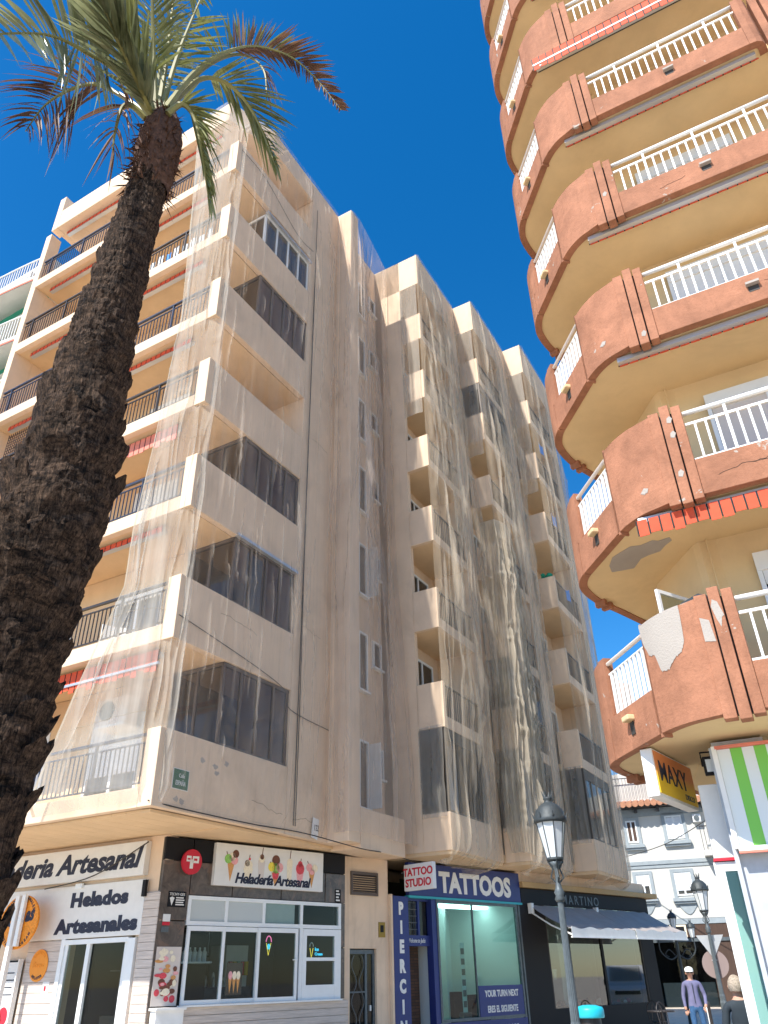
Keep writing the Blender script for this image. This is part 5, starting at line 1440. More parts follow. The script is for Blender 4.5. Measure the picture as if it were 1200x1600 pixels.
# three-lantern lamp by the white house
t3 = tag(empty('street_lamp', Matrix.Translation(polar(17.85, 29.5)) @ Matrix.Scale(.89, 4)), 'black three lantern lamp post behind the awning', 'street lamp')
MB().lathe([(.12, 0), (.10, .5), (.06, .9), (.05, 2.9), (.03, 3.15)], 12).build('post', 'iron', t3)
for dx in (-.62, .62):
    MB().tube(spline([(0, 0, 2.35), (dx * .5, 0, 2.2), (dx, 0, 2.45), (dx, 0, 2.85)], 6), .022, 6).build('arm', 'iron', t3)
    MB().tube(spline([(dx * .2, 0, 2.32), (dx * .5, 0, 2.5), (dx * .75, 0, 2.36), (dx * .55, 0, 2.28)], 6), .014, 5).build('scroll', 'iron', t3)
    lantern(t3, 2.85, .62, dx)
lantern(t3, 3.15, .66)
# wall menu boards behind it
mbd = tag(empty('hanging_board', FW @ Matrix.Translation((-.9, -.35, 2.75))), 'cream framed boards hung over the dark shopfront', 'sign')
MB().box(-.35, .25, 0, .03, 0, .42).box(.35, .95, 0, .03, 0, .42).build('boards', 'icecream', mbd); MB().box(.42, .88, -.006, -.001, .06, .36).build('dark_field', 'black', mbd)

# ------------------------------------------------------------------ bin, chairs
az_b = 11.9
bn = tag(empty('litter_bin', Matrix.Translation(polar(12.0, 17.5))), 'litter bin with turquoise lid and black bag', 'bin')
MB().lathe([(.20, 0), (.22, .75), (.235, .8)], 20).build('bag', 'tyre', bn, smooth=True)
MB().lathe([(.20, .80), (.19, .93)], 20).build('opening', 'dkmetal', bn)
MB().lathe([(.255, .93), (.265, .95), (.265, 1.06), (.24, 1.10), (.12, 1.13), (.01, 1.135)], 24).build('lid', 'bluelid', bn, smooth=True)
def chair(loc, rz, label):
    c = tag(empty('bistro_chair', Matrix.Translation(loc) @ Matrix.Rotation(R(rz), 4, 'Z')), label, 'chair', 'dark terrace chairs')
    MB().lathe([(.2, .44), (.21, .45), (.2, .46)], 16).build('seat', 'dkmetal', c)
    MB().tube(spline([(-.19, .15, .45), (-.2, .2, .8), (0, .23, .95), (.2, .2, .8), (.19, .15, .45)], 5), .014, 6).build('backrest', 'dkmetal', c)
    MB().tube(spline([(-.1, .19, .46), (-.05, .22, .75), (0, .23, .9)], 4), .01, 5).tube(spline([(.1, .19, .46), (.05, .22, .75), (0, .23, .9)], 4), .01, 5).build('back_scroll', 'dkmetal', c)
    for a, b_ in ((-.16, -.14), (.16, -.14), (-.17, .16), (.17, .16)): MB().tube([(a, b_, .45), (a * 1.25, b_ * 1.25, 0)], .012, 6).build('leg', 'dkmetal', c)
chair(polar(16.6, 25), 40, 'dark metal terrace chair nearest the walking man')
chair(polar(16.0, 26.5), 140, 'dark metal terrace chair by the shop end')
tb = tag(empty('bistro_table', Matrix.Translation(polar(16.2, 25.6))), 'round dark terrace table by the shop end', 'table')
MB().lathe([(.35, .71), (.36, .73), (.35, .745)], 24).build('top', 'dkmetal', tb); MB().lathe([(.22, 0), (.03, .04), (.025, .71)], 12).build('pedestal', 'dkmetal', tb)
bo = tag(empty('bollard', Matrix.Translation(polar(18.95, 24.5))), 'thin black bollard beside the walking man', 'bollard')
MB().lathe([(.06, 0), (.05, .05), (.045, .85), (.06, .88), (.05, .95), (.01, .98)], 12).build('shaft', 'dkmetal', bo, smooth=True)

# ------------------------------------------------------------------ people
def skinned(name, joints, edges, mats, pick, parent, root=0, sub=2):
    me = bpy.data.meshes.new(name); me.from_pydata([j[:3] for j in joints], edges, [])
    o = bpy.data.objects.new(name, me); COL.objects.link(o)
    o.modifiers.new('skin', 'SKIN')
    for i, j in enumerate(joints):
        sv = me.skin_vertices[0].data[i]
        r = j[3]; sv.radius = r if isinstance(r, tuple) else (r, r)
        sv.use_root = (i == root)
    s = o.modifiers.new('sub', 'SUBSURF'); s.levels = s.render_levels = sub
    dg = bpy.context.evaluated_depsgraph_get()
    m2 = bpy.data.meshes.new_from_object(o.evaluated_get(dg))
    bpy.data.objects.remove(o)
    m2.name = name
    m2.materials.clear()
    for m in mats: m2.materials.append(M[m])
    for p in m2.polygons:
        p.material_index = pick(p.center); p.use_smooth = True
    o = bpy.data.objects.new(name, m2); COL.objects.link(o); o.parent = parent
    return o
def person(loc, rz, label, H, mats, pose, hair=None, cap=None, female=False):
    e = tag(empty('person', Matrix.Translation(loc) @ Matrix.Rotation(R(rz), 4, 'Z') @ Matrix.Scale(H / 1.75, 4)), label, 'person')
    # facing -Y; metres for a 1.75 m figure
    sw = .19 if not female else .175
    J = [(0, 0, .96, (.155, .11)), (0, .0, 1.12, (.14, .10)), (0, .01, 1.30, (.165, .11)), (0, .02, 1.43, (.13, .085)), (0, .01, 1.50, (.058, .058)), (0, -.005, 1.56, .062),
         (0, -.012, 1.64, (.082, .10)), (0, -.005, 1.72, (.06, .075))]
    Ed = [(0, 1), (1, 2), (2, 3), (3, 4), (4, 5), (5, 6), (6, 7)]
    def chain(start, pts):
        p = start
        for q in pts:
            J.append(q); Ed.append((p, len(J) - 1)); p = len(J) - 1
    for s in (-1, 1):
        a = pose['arm_l'] if s < 0 else pose['arm_r']
        chain(3, [(s * sw, .02, 1.41, .062), (*a[0], .05), (*a[1], .036), (*a[2], (.028, .04))])
        l = pose['leg_l'] if s < 0 else pose['leg_r']
        chain(0, [(s * .10, 0, .88, .095), (*l[0], .064), (*l[1], .044), (l[1][0], l[1][1] - .10, .035, .04), (l[1][0], l[1][1] - .17, .03, .03)])
    zcut = pose.get('waist', .93)
    def pick(c):
        z = c.z
        if z > 1.485: return 2
        hx = abs(c.x)
        for a in (pose['arm_l'], pose['arm_r']):
            if (Vector(a[2]) - c).length < .085: return 2
        if z < .09: return 3
        if z < zcut and hx < .26:
            # arms hang beside the hips
            for a in (pose['arm_l'], pose['arm_r']):
                d = Vector(a[2]) - Vector(a[0]); t = max(0, min(1, (c - Vector(a[0])).dot(d) / d.length_squared))
                if (Vector(a[0]) + d * t - c).length < .07 and z > a[2][2] - .02 and hx > .17: return 0
            return 1
        return 0
    b = skinned('body', J, Ed, mats, pick, e)
    nose = MB().lathe([(.016, 0), (.013, .02), (.006, .05)], 8, (0, -.105, 1.615)); nose.build('nose', 'skin', e, smooth=True)
    for s in (-1, 1):
        MB().lathe([(.004, -.03), (.02, -.01), (.022, .015), (.006, .035)], 8, (s * .085, .0, 1.63)).build('ear', 'skin', e, smooth=True)
        MB().lathe([(.002, -.008), (.012, 0), (.002, .008)], 8, (s * .032, -.10, 1.65)).build('eye', 'ink', e)
        a = pose['arm_l'] if s < 0 else pose['arm_r']; h = Vector(a[2])
        fg = MB()
        for i in range(4):
            x = h.x + (i - 1.5) * .018
            fg.tube([(x, h.y - .01, h.z - .02), (x, h.y - .035, h.z - .065 - .006 * (i in (1, 2))), (x, h.y - .01 - .02, h.z - .095 - .01 * (i in (1, 2)))], [.010, .009, .007], 6)
        fg.tube([(h.x - s * .03, h.y - .01, h.z), (h.x - s * .05, h.y - .04, h.z - .035), (h.x - s * .035, h.y - .055, h.z - .06)], [.011, .010, .008], 6)
        fg.build('fingers', 'skin', e, smooth=True)
    MB().box(-.022, .022, -.108, -.10, 1.573, 1.579).build('mouth', 'signred', e)
    if hair:
        hm = MB(); vs = []; rg = random.Random(1)
        nA, nB = 22, 10
        for i in range(nB + 1):
            th = math.pi * (.02 + .64 * i / nB)
            for k in range(nA):
                a = 2 * math.pi * k / nA
                front = max(0, -math.sin(a))
                t2 = th * (1 - .42 * front) if not female else th * (1 - .38 * front)
                r = 1 + rg.uniform(-.03, .05)
                vs.append((.100 * r * math.sin(t2) * math.cos(a), .012 + .118 * r * math.sin(t2) * math.sin(a), 1.645 + .125 * r * math.cos(t2)))
        hm.add(vs, [(i * nA + k, i * nA + (k + 1) % nA, (i + 1) * nA + (k + 1) % nA, (i + 1) * nA + k) for i in range(nB) for k in range(nA)])
        hm.build('hair', hair, e, smooth=True)
    if cap:
        c = MB().lathe([(.105, 1.67), (.108, 1.70), (.098, 1.745), (.06, 1.775), (.005, 1.785)], 18, (0, .0, 0))
        c.build('cap', cap, e, smooth=True)
        n = 10
        br = MB(); vs = [(.10 * math.cos(math.pi + math.pi * i / n), .10 * math.sin(math.pi + math.pi * i / n), 1.682) for i in range(n + 1)] + [(.095 * math.cos(math.pi + math.pi * i / n), -.03 + .16 * math.sin(math.pi + math.pi * i / n), 1.668) for i in range(n + 1)]
        br.add(vs, [(i, i + 1, n + 2 + i, n + 1 + i) for i in range(n)]); br.build('cap_brim', cap, e)
        MB().box(-.075, .075, -.112, -.095, 1.637, 1.662).build('sunglasses', 'black', e)
    return e
pm = person(polar(18.25, 23.4), -14, 'man in a lilac zip jacket, jeans and white cap walking with a cane', 1.70, ['jacket', 'denim', 'skin', 'tyre'],
       dict(arm_l=((-.25, .03, 1.14), (-.25, -.02, .90), (-.245, -.03, .84)), arm_r=((.27, .04, 1.15), (.24, -.12, .95), (.21, -.17, .90)),
            leg_l=((-.11, -.06, .50), (-.12, -.02, .08)), leg_r=((.12, -.02, .50), (.15, .10, .10)), waist=.92), cap='white')
MB().tube([(.0, 0, .0), (0, -.02, .87), (0, .03, .90), (0, .09, .88)], .012, 8).build('walking_cane', 'white', None, mw=pm.matrix_world @ Matrix.Translation((.23, -.22, 0)))
tag(bpy.data.objects['walking_cane'], 'white cane held by the man in the cap', 'cane')
MB().box(-.006, .006, -.118, -.10, 1.0, 1.42).build('zip', 'darktop', pm)
person(polar(20.72, 11.6), 162, 'woman with short grey hair and a dark top seen from behind', 1.575, ['darktop', 'denim', 'skin', 'tyre'],
       dict(arm_l=((-.24, .03, 1.14), (-.25, .0, .90), (-.25, -.02, .84)), arm_r=((.24, .03, 1.14), (.25, .0, .90), (.25, -.02, .84)),
            leg_l=((-.10, -.02, .50), (-.11, .02, .08)), leg_r=((.10, -.03, .50), (.11, -.04, .08))), hair='greyhair', female=True)
person(polar(-13.3, 9.5), 20, 'dark haired passer-by in front of the parlour, only the crown of the head showing', 1.27, ['darktop', 'denim', 'skin', 'tyre'],
       dict(arm_l=((-.24, .03, 1.14), (-.25, .0, .90), (-.25, -.02, .84)), arm_r=((.24, .03, 1.14), (.25, .0, .90), (.25, -.02, .84)),
            leg_l=((-.10, -.02, .50), (-.11, .02, .08)), leg_r=((.10, -.03, .50), (.11, -.04, .08))), hair='brownhair', female=True)

# ------------------------------------------------------------------ parked van, seen mirrored in the dress shop glass
vn = tag(empty('parked_van', Matrix.Translation((23.2, 30.5, 0)) @ Matrix.Rotation(R(-76), 4, 'Z')), 'white van mirrored in the dress shop window', 'van')
prof = [(-2.2, .35), (-2.25, .95), (-2.0, 1.12), (-1.45, 1.22), (-.85, 1.85), (-.6, 1.92), (2.3, 1.92), (2.35, .4)]
vb = MB(); n = len(prof)
vb.add([(-.86, y, z) for y, z in prof] + [(.86, y, z) for y, z in prof], [tuple(range(n)), tuple(range(n, 2 * n))[::-1]] + [(i, (i + 1) % n, (i + 1) % n + n, i + n) for i in range(n)])
vb.build('body', 'vanwhite', vn, bevel=.06)
MB().add([(-.74, -1.46, 1.27), (.74, -1.46, 1.27), (.68, -.90, 1.83), (-.68, -.90, 1.83)], [(0, 1, 2, 3)]).build('windscreen', 'glass_dk', vn).location = (0, -.05, .03)
MB().box(-.55, .55, -2.28, -2.24, .78, .92).build('grille', 'dkmetal', vn)
for s in (-1, 1):
    MB().box(s * .60, s * .82, -2.27, -2.15, .80, .98).build('headlight', 'frost', vn, bevel=.02)
    for y in (-1.45, 1.5): MB(Matrix.Translation((s * .78, y, .33)) @ Matrix.Rotation(R(90), 4, 'Y')).lathe([(.33, -.1), (.34, 0), (.33, .1)], 20).build('wheel', 'tyre', vn)
    MB().box(s * .90, s * 1.02, -1.2, -1.1, 1.15, 1.35).build('wing_mirror', 'black', vn)
MB().box(-.26, .26, -2.29, -2.26, .5, .62).build('number_plate', 'signwhite', vn)

# ------------------------------------------------------------------ round parlour sign on a post, oval plaque, menu poster
def arc_text(s, r, a0, a1, size, mat, parent, y, flip=False):
    n = len(s)
    for i, ch in enumerate(s):
        a = R(a0 + (a1 - a0) * (i + .5) / n)
        rot = Matrix.Rotation(-(a - math.pi / 2) if not flip else -(a + math.pi / 2), 4, 'Y')
        text(ch, size, r * math.cos(a), y, r * math.sin(a), mat, parent, rot=rot, align='CENTER', ext=.002, offset=.003)
rs = tag(empty('round_sign', FL @ Matrix.Translation((-4.85, 1.62, 0))), 'round orange sign with black lettering on a white post', 'sign')
M['waffle'] = plain('waffle_orange', (.80, .27, .02), .6, var=.25, vscale=30)
MB(Matrix.Translation((0, 0, 2.72))).disc(0, .03, 0, .56, .47, 44, .04).build('disc', 'waffle', rs)
tx = empty('face', rs.matrix_world @ Matrix.Translation((0, -.012, 2.72)))
for o_ in (tx,): o_.parent = rs; o_.matrix_world = rs.matrix_world @ Matrix.Translation((0, -.012, 2.72))
arc_text('HELADOS', .42, 160, 108, .075, 'ink', tx, 0); arc_text('ANALES', .42, 70, 25, .075, 'ink', tx, 0)
arc_text('ARTISAN', .46, 205, 255, .07, 'ink', tx, 0, True); arc_text('CREAM', .46, 290, 335, .07, 'ink', tx, 0, True)
text('Bo', .34, -.50, 0, -.10, 'ink', tx, shear=.3, offset=.016, ext=.002, rot=Matrix.Rotation(R(-8), 4, 'Y')); text('as', .34, .19, 0, 0, 'ink', tx, shear=.3, offset=.016, ext=.002, rot=Matrix.Rotation(R(-8), 4, 'Y'), xs=.85)
MB().box(-.08, .02, -.12, -.03, 0, 3.18).build('post', 'white', rs, bevel=.008)
MB().box(.08, .18, -.10, -.03, 2.3, 3.19).build('stub_post', 'white', rs, bevel=.008)
ov = tag(empty('oval_plaque', FL @ Matrix.Translation((-4.52, 2.02, 1.98))), 'small orange oval plaque with faint lettering on the plank wall', 'sign')
MB().disc(0, 0, 0, .25, .27, 32, .015).build('disc', 'orange', ov)
arc_text('CAFFETTERIA'[:8], .19, 140, 40, .06, 'waffle', ov, -.017); text('Bonas', .13, -.17, -.017, -.03, 'waffle', ov, shear=.3, ext=.002, offset=.003); arc_text('GELATERIA'[:7], .23, 230, 310, .06, 'ink', ov, -.017, True)
np_ = tag(empty('notice', FL @ Matrix.Translation((-4.32, 2.02, 1.45))), 'small white notice with a red mark below the oval plaque', 'notice')
MB().box(0, .18, 0, .004, 0, .26).build('sheet', 'signwhite', np_); MB().disc(.08, -.001, .15, .03, .05, 10, .003).build('mark', 'signred', np_)
mpst = tag(empty('menu_poster', FL @ Matrix.Translation((-5.55, 2.0, .9))), 'framed white menu poster beside the plank wall', 'poster')
MB().box(0, .55, 0, .03, 0, 1.18).build('frame', 'black', mpst); MB().box(.03, .52, -.006, -.001, .03, 1.15).build('sheet', 'signwhite', mpst)
MB().disc(.28, -.007, .25, .14, .16, 24, .004).build('red_picture', 'signred', mpst)
for i in range(4): MB().box(.1, .44 - .05 * (i % 2), -.010, -.007, .6 + i * .12, .62 + i * .12).build('print_line', 'ink', mpst)
MB().box(-5.0, -4.97, 1.9, 2.0, 0, 2.1).build('conduit', 'white', bld).matrix_local = LF

# ------------------------------------------------------------------ date palm close to the camera
PX, PY = -1.715, 3.39
pal = tag(empty('palm_tree', Matrix.Translation((PX, PY, 0))), 'tall rough-barked palm leaning into the frame beside the camera', 'palm')
pal['label'] = 'tall rough-barked palm standing before the cream block'
rg = random.Random(17)
NZ, NA = 760, 260
HT = 7.0
def trunk_r(z):
    pts = [(0, .27), (1.0, .265), (2.0, .265), (3.0, .28), (3.8, .27), (4.5, .228), (5.2, .185), (5.75, .162), (6.3, .142), (6.6, .135), (7.0, .135)]
    for a, b in zip(pts, pts[1:]):
        if z <= b[0]: t = (z - a[0]) / (b[0] - a[0]); return a[1] + (b[1] - a[1]) * t
    return pts[-1][1]
# old leaf bases: spiral rows of lipped scales, worn unevenly
scales = {}
rows = []
z = 0.0
while z < HT + .3:
    rows.append(z); z += .17 if z < 4.6 else (.10 if z < 5.8 else .07)
rowinfo = [(rg.uniform(0, 6.28), rg.uniform(-.03, .03)) for _ in rows]
def h2(i, j): 
    x = math.sin(i * 127.1 + j * 311.7) * 43758.5453
    return x - math.floor(x)
import mathutils
from mathutils import noise as mn
def scale_h(a, z):
    """height of bark at angle a, height z"""
    best = 0.0
    big = 1.0 if z < 4.4 else max(.25, 1 - (z - 4.4) * .55)
    zw = z + .05 * mn.noise(Vector((math.cos(a) * 1.6, math.sin(a) * 1.6, z * .8)))
    import bisect
    i0 = bisect.bisect(rows, zw)
    for i in range(max(0, i0 - 3), min(len(rows), i0 + 2)):
        n = 6 if rows[i] < 4.6 else 9
        tilt = .05 * math.sin(a * 1 + i * .7)
        aa = (a / 6.28318 * n + (i % 2) * .5 + i * .13) % n
        j = int(aa); u = (aa - j) * 2 - 1
        top = rows[i] + .12 * (h2(i, j) - .5) + tilt
        hgt = (.26 if rows[i] < 4.6 else .15)
        v = (top - zw) / hgt                      # 0 at lip, 1 at foot
        w = 1.05 + .35 * h2(i + 5, j)
        if v < 0 or v > 1.6 or abs(u) > w: continue
        lip = (.02 + .10 * h2(i, j + 9) ** 1.3) * big
        prof = max(0, 1 - v / 1.6) ** .6
        side = max(0, 1 - (abs(u) / w) ** 3)
        best = max(best, lip * prof * side)
    return best
vs = []
for iz in range(NZ + 1):
    z = HT * iz / NZ
    r0 = trunk_r(z)
    for k in range(NA):
        a = 2 * math.pi * k / NA
        p = Vector((math.cos(a), math.sin(a), z))
        h = scale_h(a, z)
        rough = 1.0 if z < 4.6 else max(.4, 1 - (z - 4.6) * .4)
        n1 = mn.fractal(Vector((p.x * 1.1, p.y * 1.1, z * 4.6)), 1.0, 2.0, 4) * .018 * rough
        n2 = mn.fractal(Vector((p.x * 9, p.y * 9, z * 16)), 1.0, 2.1, 4) * .010
        n3 = mn.ridged_multi_fractal(Vector((p.x * 1.6, p.y * 1.6, z * 11 + a * .6)), 1.0, 2.0, 3, 1.0, 2.0) * .011 * rough
        r = r0 - .045 * rough + h * .35 + n1 + n2 + n3
        ln = .045 * max(0, z - 4.8) if z > 3.9 else -.11 * (3.9 - z) if z > 2.9 else -.11 + .01 * (2.9 - z)
        vs.append((r * math.cos(a) + .89 * ln, r * math.sin(a) + .45 * ln, z))
fs = [(i * NA + k, i * NA + (k + 1) % NA, (i + 1) * NA + (k + 1) % NA, (i + 1) * NA + k) for i in range(NZ) for k in range(NA)]
tk = bpy.data.meshes.new('trunk'); tk.from_pydata(vs, [], fs); tk.materials.append(M['bark'])
to = bpy.data.objects.new('trunk', tk); COL.objects.link(to); to.parent = pal
# cut leaf bases in staggered rings, each one flaring up and out
def boot_mesh(seed, half, hgt, lift):
    rb = random.Random(seed); ns, nv = 12, 8; o1 = rb.uniform(0, 50)
    F = []; K = []
    for iv in range(nv + 1):
        v = iv / nv
        for i_ in range(ns + 1):
            s_ = i_ / ns * 2 - 1
            a = half * s_ * (1 - .12 * v) + .04 * mn.noise(Vector((v * 3, o1, s_)))
            top = 1 + .22 * mn.noise(Vector((s_ * 2.6 + o1, 0, 0))) + .12 * mn.noise(Vector((s_ * 8 + o1, 3, 0))) - .18 * abs(s_) ** 2.5
            z = hgt * v * top
            rho = 1 - .10 * (1 - v) + lift * v ** 1.4 * (1 - .45 * s_ * s_) + .05 * mn.fractal(Vector((s_ * 3 + o1, v * 3, 0)), 1, 2, 3) + .012 * mn.noise(Vector((s_ * 22 + o1, v * 4, 0)))
            F.append((rho * math.cos(a), rho * math.sin(a), z))
            rk = rho - (.06 + .12 * lift); K.append((rk * math.cos(a), rk * math.sin(a), z - .015))
    n = ns + 1; tot = len(F)
    fs = [(i * n + k, i * n + k + 1, (i + 1) * n + k + 1, (i + 1) * n + k) for i in range(nv) for k in range(ns)]
    fs += [tuple(x + tot for x in f[::-1]) for f in fs]
    rim = [k for k in range(n)] + [i * n + ns for i in range(1, nv + 1)] + [nv * n + k for k in range(ns - 1, -1, -1)] + [i * n for i in range(nv - 1, 0, -1)]
    for q in range(len(rim)):
        a_, b_ = rim[q], rim[(q + 1) % len(rim)]; fs.append((b_, a_, a_ + tot, b_ + tot))
    me = bpy.data.meshes.new('leaf_base'); me.from_pydata(F + K, [], fs); me.materials.append(M['bark']); return me
big_boots = [boot_mesh(i, .60, .27, .17 + .08 * (i % 3)) for i in range(10)]
sml_boots = [boot_mesh(40 + i, .50, .16, .09 + .04 * (i % 3)) for i in range(10)]
z = 1.45; row = 0
while z < 6.45:
    big = z < 4.75
    n_ = 6 if big else 7
    for j in range(n_):
        if rg.random() < .06: continue
        zz_ = z + rg.uniform(-.05, .05); r_ = trunk_r(zz_) * (.90 if big else .92)
        ln = .045 * max(0, zz_ - 4.8) if zz_ > 3.9 else -.11 * (3.9 - zz_) if zz_ > 2.9 else -.11 + .01 * (2.9 - zz_)
        o = bpy.data.objects.new('leaf_base', rg.choice(big_boots if big else sml_boots)); COL.objects.link(o); o.parent = pal
        o.location = (.89 * ln, .45 * ln, zz_ - .14)
        o.rotation_euler = (rg.uniform(-.05, .05), rg.uniform(-.05, .05), 2 * math.pi * (j + .5 * (row % 2)) / n_ + rg.uniform(-.12, .12) + row * .21)
        o.scale = (r_, r_, rg.uniform(.85, 1.2))
    z += .165 if big else .10; row += 1
# fibrous head under the leaves
hv = MB(); NA2 = 60; prof = [(.125, 6.5), (.145, 6.7), (.158, 6.9), (.155, 7.1), (.13, 7.3), (.085, 7.43), (.02, 7.5)]
pr = []
for (r0_, z0_), (r1_, z1_) in zip(prof, prof[1:]):
    for i in range(8): t = i / 8; pr.append((r0_ + (r1_ - r0_) * t, z0_ + (z1_ - z0_) * t))
pr.append(prof[-1])
vv = []
for r_, z_ in pr:
    for k in range(NA2):
        a = 2 * math.pi * k / NA2; q = Vector((math.cos(a) * 3, math.sin(a) * 3, z_ * 2.2))
        rr = r_ * (1 + .12 * mn.fractal(q * 1.5, 1, 2, 3) + .05 * mn.noise(q * 6)); vv.append((rr * math.cos(a) + .085, rr * math.sin(a) + .043, z_))
hv.add(vv, [(i * NA2 + k, i * NA2 + (k + 1) % NA2, (i + 1) * NA2 + (k + 1) % NA2, (i + 1) * NA2 + k) for i in range(len(pr) - 1) for k in range(NA2)])
hv.build('leaf_base_head', 'fibre', pal)
fb = MB()
for i in range(520):
    a = rg.uniform(0, 6.28); z = rg.uniform(6.4, 7.4); r = .145 if z < 7.1 else .11
    p = Vector((r * math.cos(a) + .085, r * math.sin(a) + .043, z)); L = rg.uniform(.04, .13)
    d = Vector((math.cos(a + rg.uniform(-.9, .9)) * .5, math.sin(a + rg.uniform(-.9, .9)) * .5, rg.uniform(-1, .5))).normalized() * L
    w = Vector((-math.sin(a), math.cos(a), 0)) * rg.uniform(.003, .010)
    fb.add([p - w, p + w, p + d * .6 + w * .7 + Vector((0, 0, -.01)), p + d + Vector((0, 0, -.03))], [(0, 1, 2), (0, 2, 3)])
fb.build('fibres', 'fibre', pal)['kind'] = 'stuff'

def frond(pts, nleaf, L, mat, ang=50, droop=.25, seed=0, t0=.18, up=None, side_l=1.0, side_r=1.0, r0=.028, twist=0, ragged=.0, wid=.026):
    """pts in world space; leaflets in two rows along the stalk"""
    rr = random.Random(seed)
    P = [Vector(p) - Vector((PX, PY, 0)) for p in pts]
    C = spline(P, 8); n = len(C)
    mb = MB(); mb.cur = 0
    mb.tube(C, [r0 * (1 - .85 * i / (n - 1)) for i in range(n)], 6)
    U = Vector(up) if up else Vector((0, 0, 1))
    mb.cur = 1
    nleaf = int(nleaf * .8)
    for i in range(nleaf):
        t = t0 + (1 - t0) * (i + rr.uniform(-.3, .3)) / nleaf
        t = min(.995, max(t0 * .9, t))
        f = t * (n - 1); k = min(n - 2, int(f)); p = C[k].lerp(C[k + 1], f - k)
        T = (C[k + 1] - C[k]).normalized()
        S = T.cross(U)
        if S.length < .1: S = T.cross(Vector((0, 1, 0)))
        S.normalize(); Nn = S.cross(T).normalized()
        env = math.sin(math.pi * min(1, (t - t0 * .6) / (1 - t0 * .6)) ** .75) * .75 + .3
        for s, sl in ((1, side_r), (-1, side_l)):
            if sl <= 0 or rr.random() < ragged: continue
            A = R(ang * (1.1 - .55 * t) + rr.uniform(-9, 9))
            l = L * env * sl * rr.uniform(.82, 1.1)
            d = (T * math.cos(A) + S * s * math.sin(A) + Nn * rr.uniform(.05, .35)).normalized()
            dp = droop * rr.uniform(.6, 1.4)
            q = [p]
            for j in range(1, 5):
                tt = j / 4
                q.append(p + d * (l * tt) + Vector((0, 0, -1)) * (l * dp * tt * tt))
            w = wid * rr.uniform(.6, 1.0)
            wv = d.cross(Vector((rr.uniform(-.5, .5), rr.uniform(-.5, .5), 1))).normalized() * w
            fold = Nn * (w * .5)
            prof = [.35, 1, .85, .5, .03]
            vsx = []
            for j in range(5):
                vsx += [q[j] - wv * prof[j] * .5 + fold * prof[j] * .5, q[j] - fold * .0, q[j] + wv * prof[j] * .5 + fold * prof[j] * .5]
            fsx = []
            for j in range(4):
                a = 3 * j
                fsx += [(a, a + 1, a + 4, a + 3), (a + 1, a + 2, a + 5, a + 4)]
            mb.add(vsx, fsx)
    return mb.build('frond', ['rachis', mat], pal)
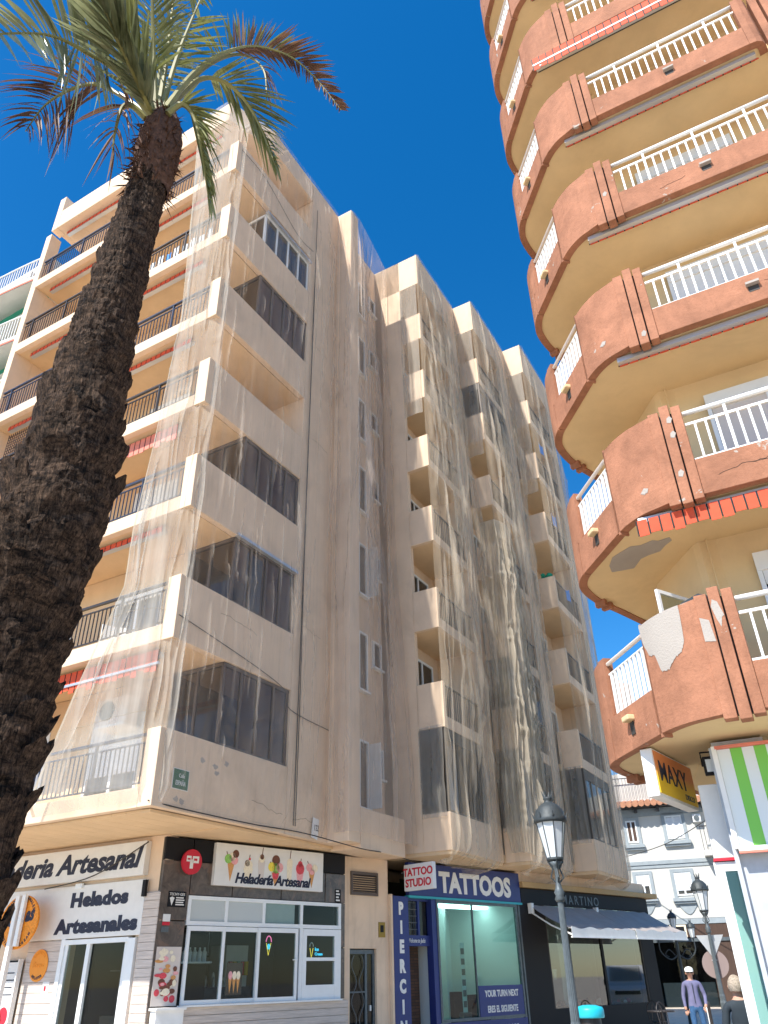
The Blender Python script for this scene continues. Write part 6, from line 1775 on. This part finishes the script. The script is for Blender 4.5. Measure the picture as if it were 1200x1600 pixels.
FRONDS = [
    ([(-1.691, 3.347, 7.255), (-1.881, 3.069, 7.37), (-2.004, 2.869, 7.253), (-2.171, 2.616, 7.018), (-2.344, 2.251, 6.276)], 44, 0.52, 'leafgrey', dict(ang=85, droop=0.12, t0=0.36, wid=0.042, up=(0.35, -0.8, -0.5))),
    ([(-1.696, 3.345, 7.293), (-1.74, 2.979, 7.239), (-1.766, 2.547, 7.136), (-1.775, 2.166, 7.101)], 52, 0.62, 'leafgrey', dict(ang=20, droop=0.12, t0=0.08, wid=0.05, up=(0.2, -0.6, -0.77))),
    ([(-1.688, 3.349, 7.299), (-1.8, 3.118, 7.677), (-1.91, 2.813, 7.892), (-1.972, 2.52, 7.988)], 44, 0.6, 'leaf', dict(ang=20, droop=0.12, t0=0.08, wid=0.046, up=(0.2, -0.6, -0.77))),
    ([(-1.703, 3.397, 7.423), (-1.753, 3.259, 7.943), (-1.757, 3.027, 8.354), (-1.76, 2.792, 8.76)], 44, 0.46, 'leaf', dict(ang=48, droop=0.2, t0=0.25, wid=0.03)),
    ([(-1.731, 3.495, 7.588), (-1.809, 3.568, 8.64), (-1.908, 3.629, 9.677), (-2.033, 3.675, 10.851)], 40, 0.46, 'leafgrey', dict(ang=50, droop=0.2, t0=0.15, wid=0.03)),
    ([(-1.667, 3.415, 7.452), (-1.647, 3.425, 8.206), (-1.599, 3.447, 8.926), (-1.489, 3.442, 9.855)], 44, 0.46, 'leaf', dict(ang=48, droop=0.2, t0=0.3, wid=0.03)),
    ([(-1.847, 3.548, 7.683), (-2.103, 3.52, 8.559), (-2.332, 3.493, 9.519), (-2.571, 3.447, 10.313)], 30, 0.45, 'leaf', dict(ang=35, droop=0.2, t0=0.2, wid=0.03)),
    ([(-1.596, 3.338, 7.363), (-1.514, 3.485, 8.09), (-1.366, 3.653, 8.732), (-1.113, 3.842, 9.22), (-0.795, 3.971, 9.262), (-0.549, 4.063, 9.028), (-0.316, 4.138, 8.643)], 70, 0.36, 'leafbrown', dict(ang=55, droop=0.12, t0=0.4, wid=0.03, up=(0.2, -0.75, -0.6), side_r=0.55)),
    ([(-1.619, 3.382, 7.456), (-1.517, 3.539, 8.246), (-1.36, 3.708, 8.871), (-1.099, 3.898, 9.341), (-0.774, 4.026, 9.343)], 46, 0.36, 'leaf', dict(ang=72, droop=0.05, t0=0.42, wid=0.03, side_l=1, side_r=0.12, up=(0.2, -0.75, -0.6))),
    ([(-1.629, 3.433, 7.507), (-1.539, 3.692, 8.397), (-1.372, 3.864, 8.67), (-1.19, 4.028, 8.616), (-1.036, 4.122, 8.308), (-0.897, 4.154, 7.843)], 56, 0.5, 'leaf', dict(ang=40, droop=0.25, t0=0.3, wid=0.032)),
    ([(-1.559, 3.3, 7.23), (-1.459, 3.291, 7.337), (-1.362, 3.332, 7.217), (-1.279, 3.365, 6.864), (-1.182, 3.4, 6.341)], 50, 0.46, 'leaf', dict(ang=38, droop=0.3, t0=0.22, wid=0.03, side_l=1, side_r=0.8)),
    ([(-1.786, 3.467, 7.483), (-2.083, 3.531, 7.892), (-2.311, 3.507, 8.029), (-2.503, 3.497, 7.942), (-2.638, 3.459, 7.654), (-2.685, 3.422, 7.25)], 60, 0.5, 'leafbrown', dict(ang=60, droop=0.6, t0=0.3, wid=0.026, ragged=0.15, up=(0.3, -0.75, -0.55))),
    ([(-1.753, 3.372, 7.298), (-1.86, 3.314, 7.374), (-1.885, 3.242, 7.211), (-1.861, 3.198, 6.857), (-1.846, 3.206, 6.642)], 30, 0.42, 'leafbrown', dict(ang=40, droop=0.7, t0=0.2, wid=0.024, ragged=0.2)),
    ([(-1.673, 3.523, 7.678), (-1.547, 3.797, 8.799), (-1.304, 3.992, 9.382), (-1.072, 4.061, 9.214), (-1.011, 4.076, 8.588)], 16, 0.38, 'leafbrown', dict(ang=30, droop=0.8, t0=0.5, wid=0.02, ragged=0.3)),
    ([(-1.847, 3.66, 7.843), (-2.058, 4.002, 9.146), (-2.207, 4.263, 10.522), (-2.327, 4.425, 12.058)], 44, 0.55, 'leafgrey', dict(ang=50, droop=0.3, t0=0.2, wid=0.028))]
for i, (pts, nl, L, mat, kw) in enumerate(FRONDS):
    frond(pts, nl, L, mat, seed=100 + i, **kw)
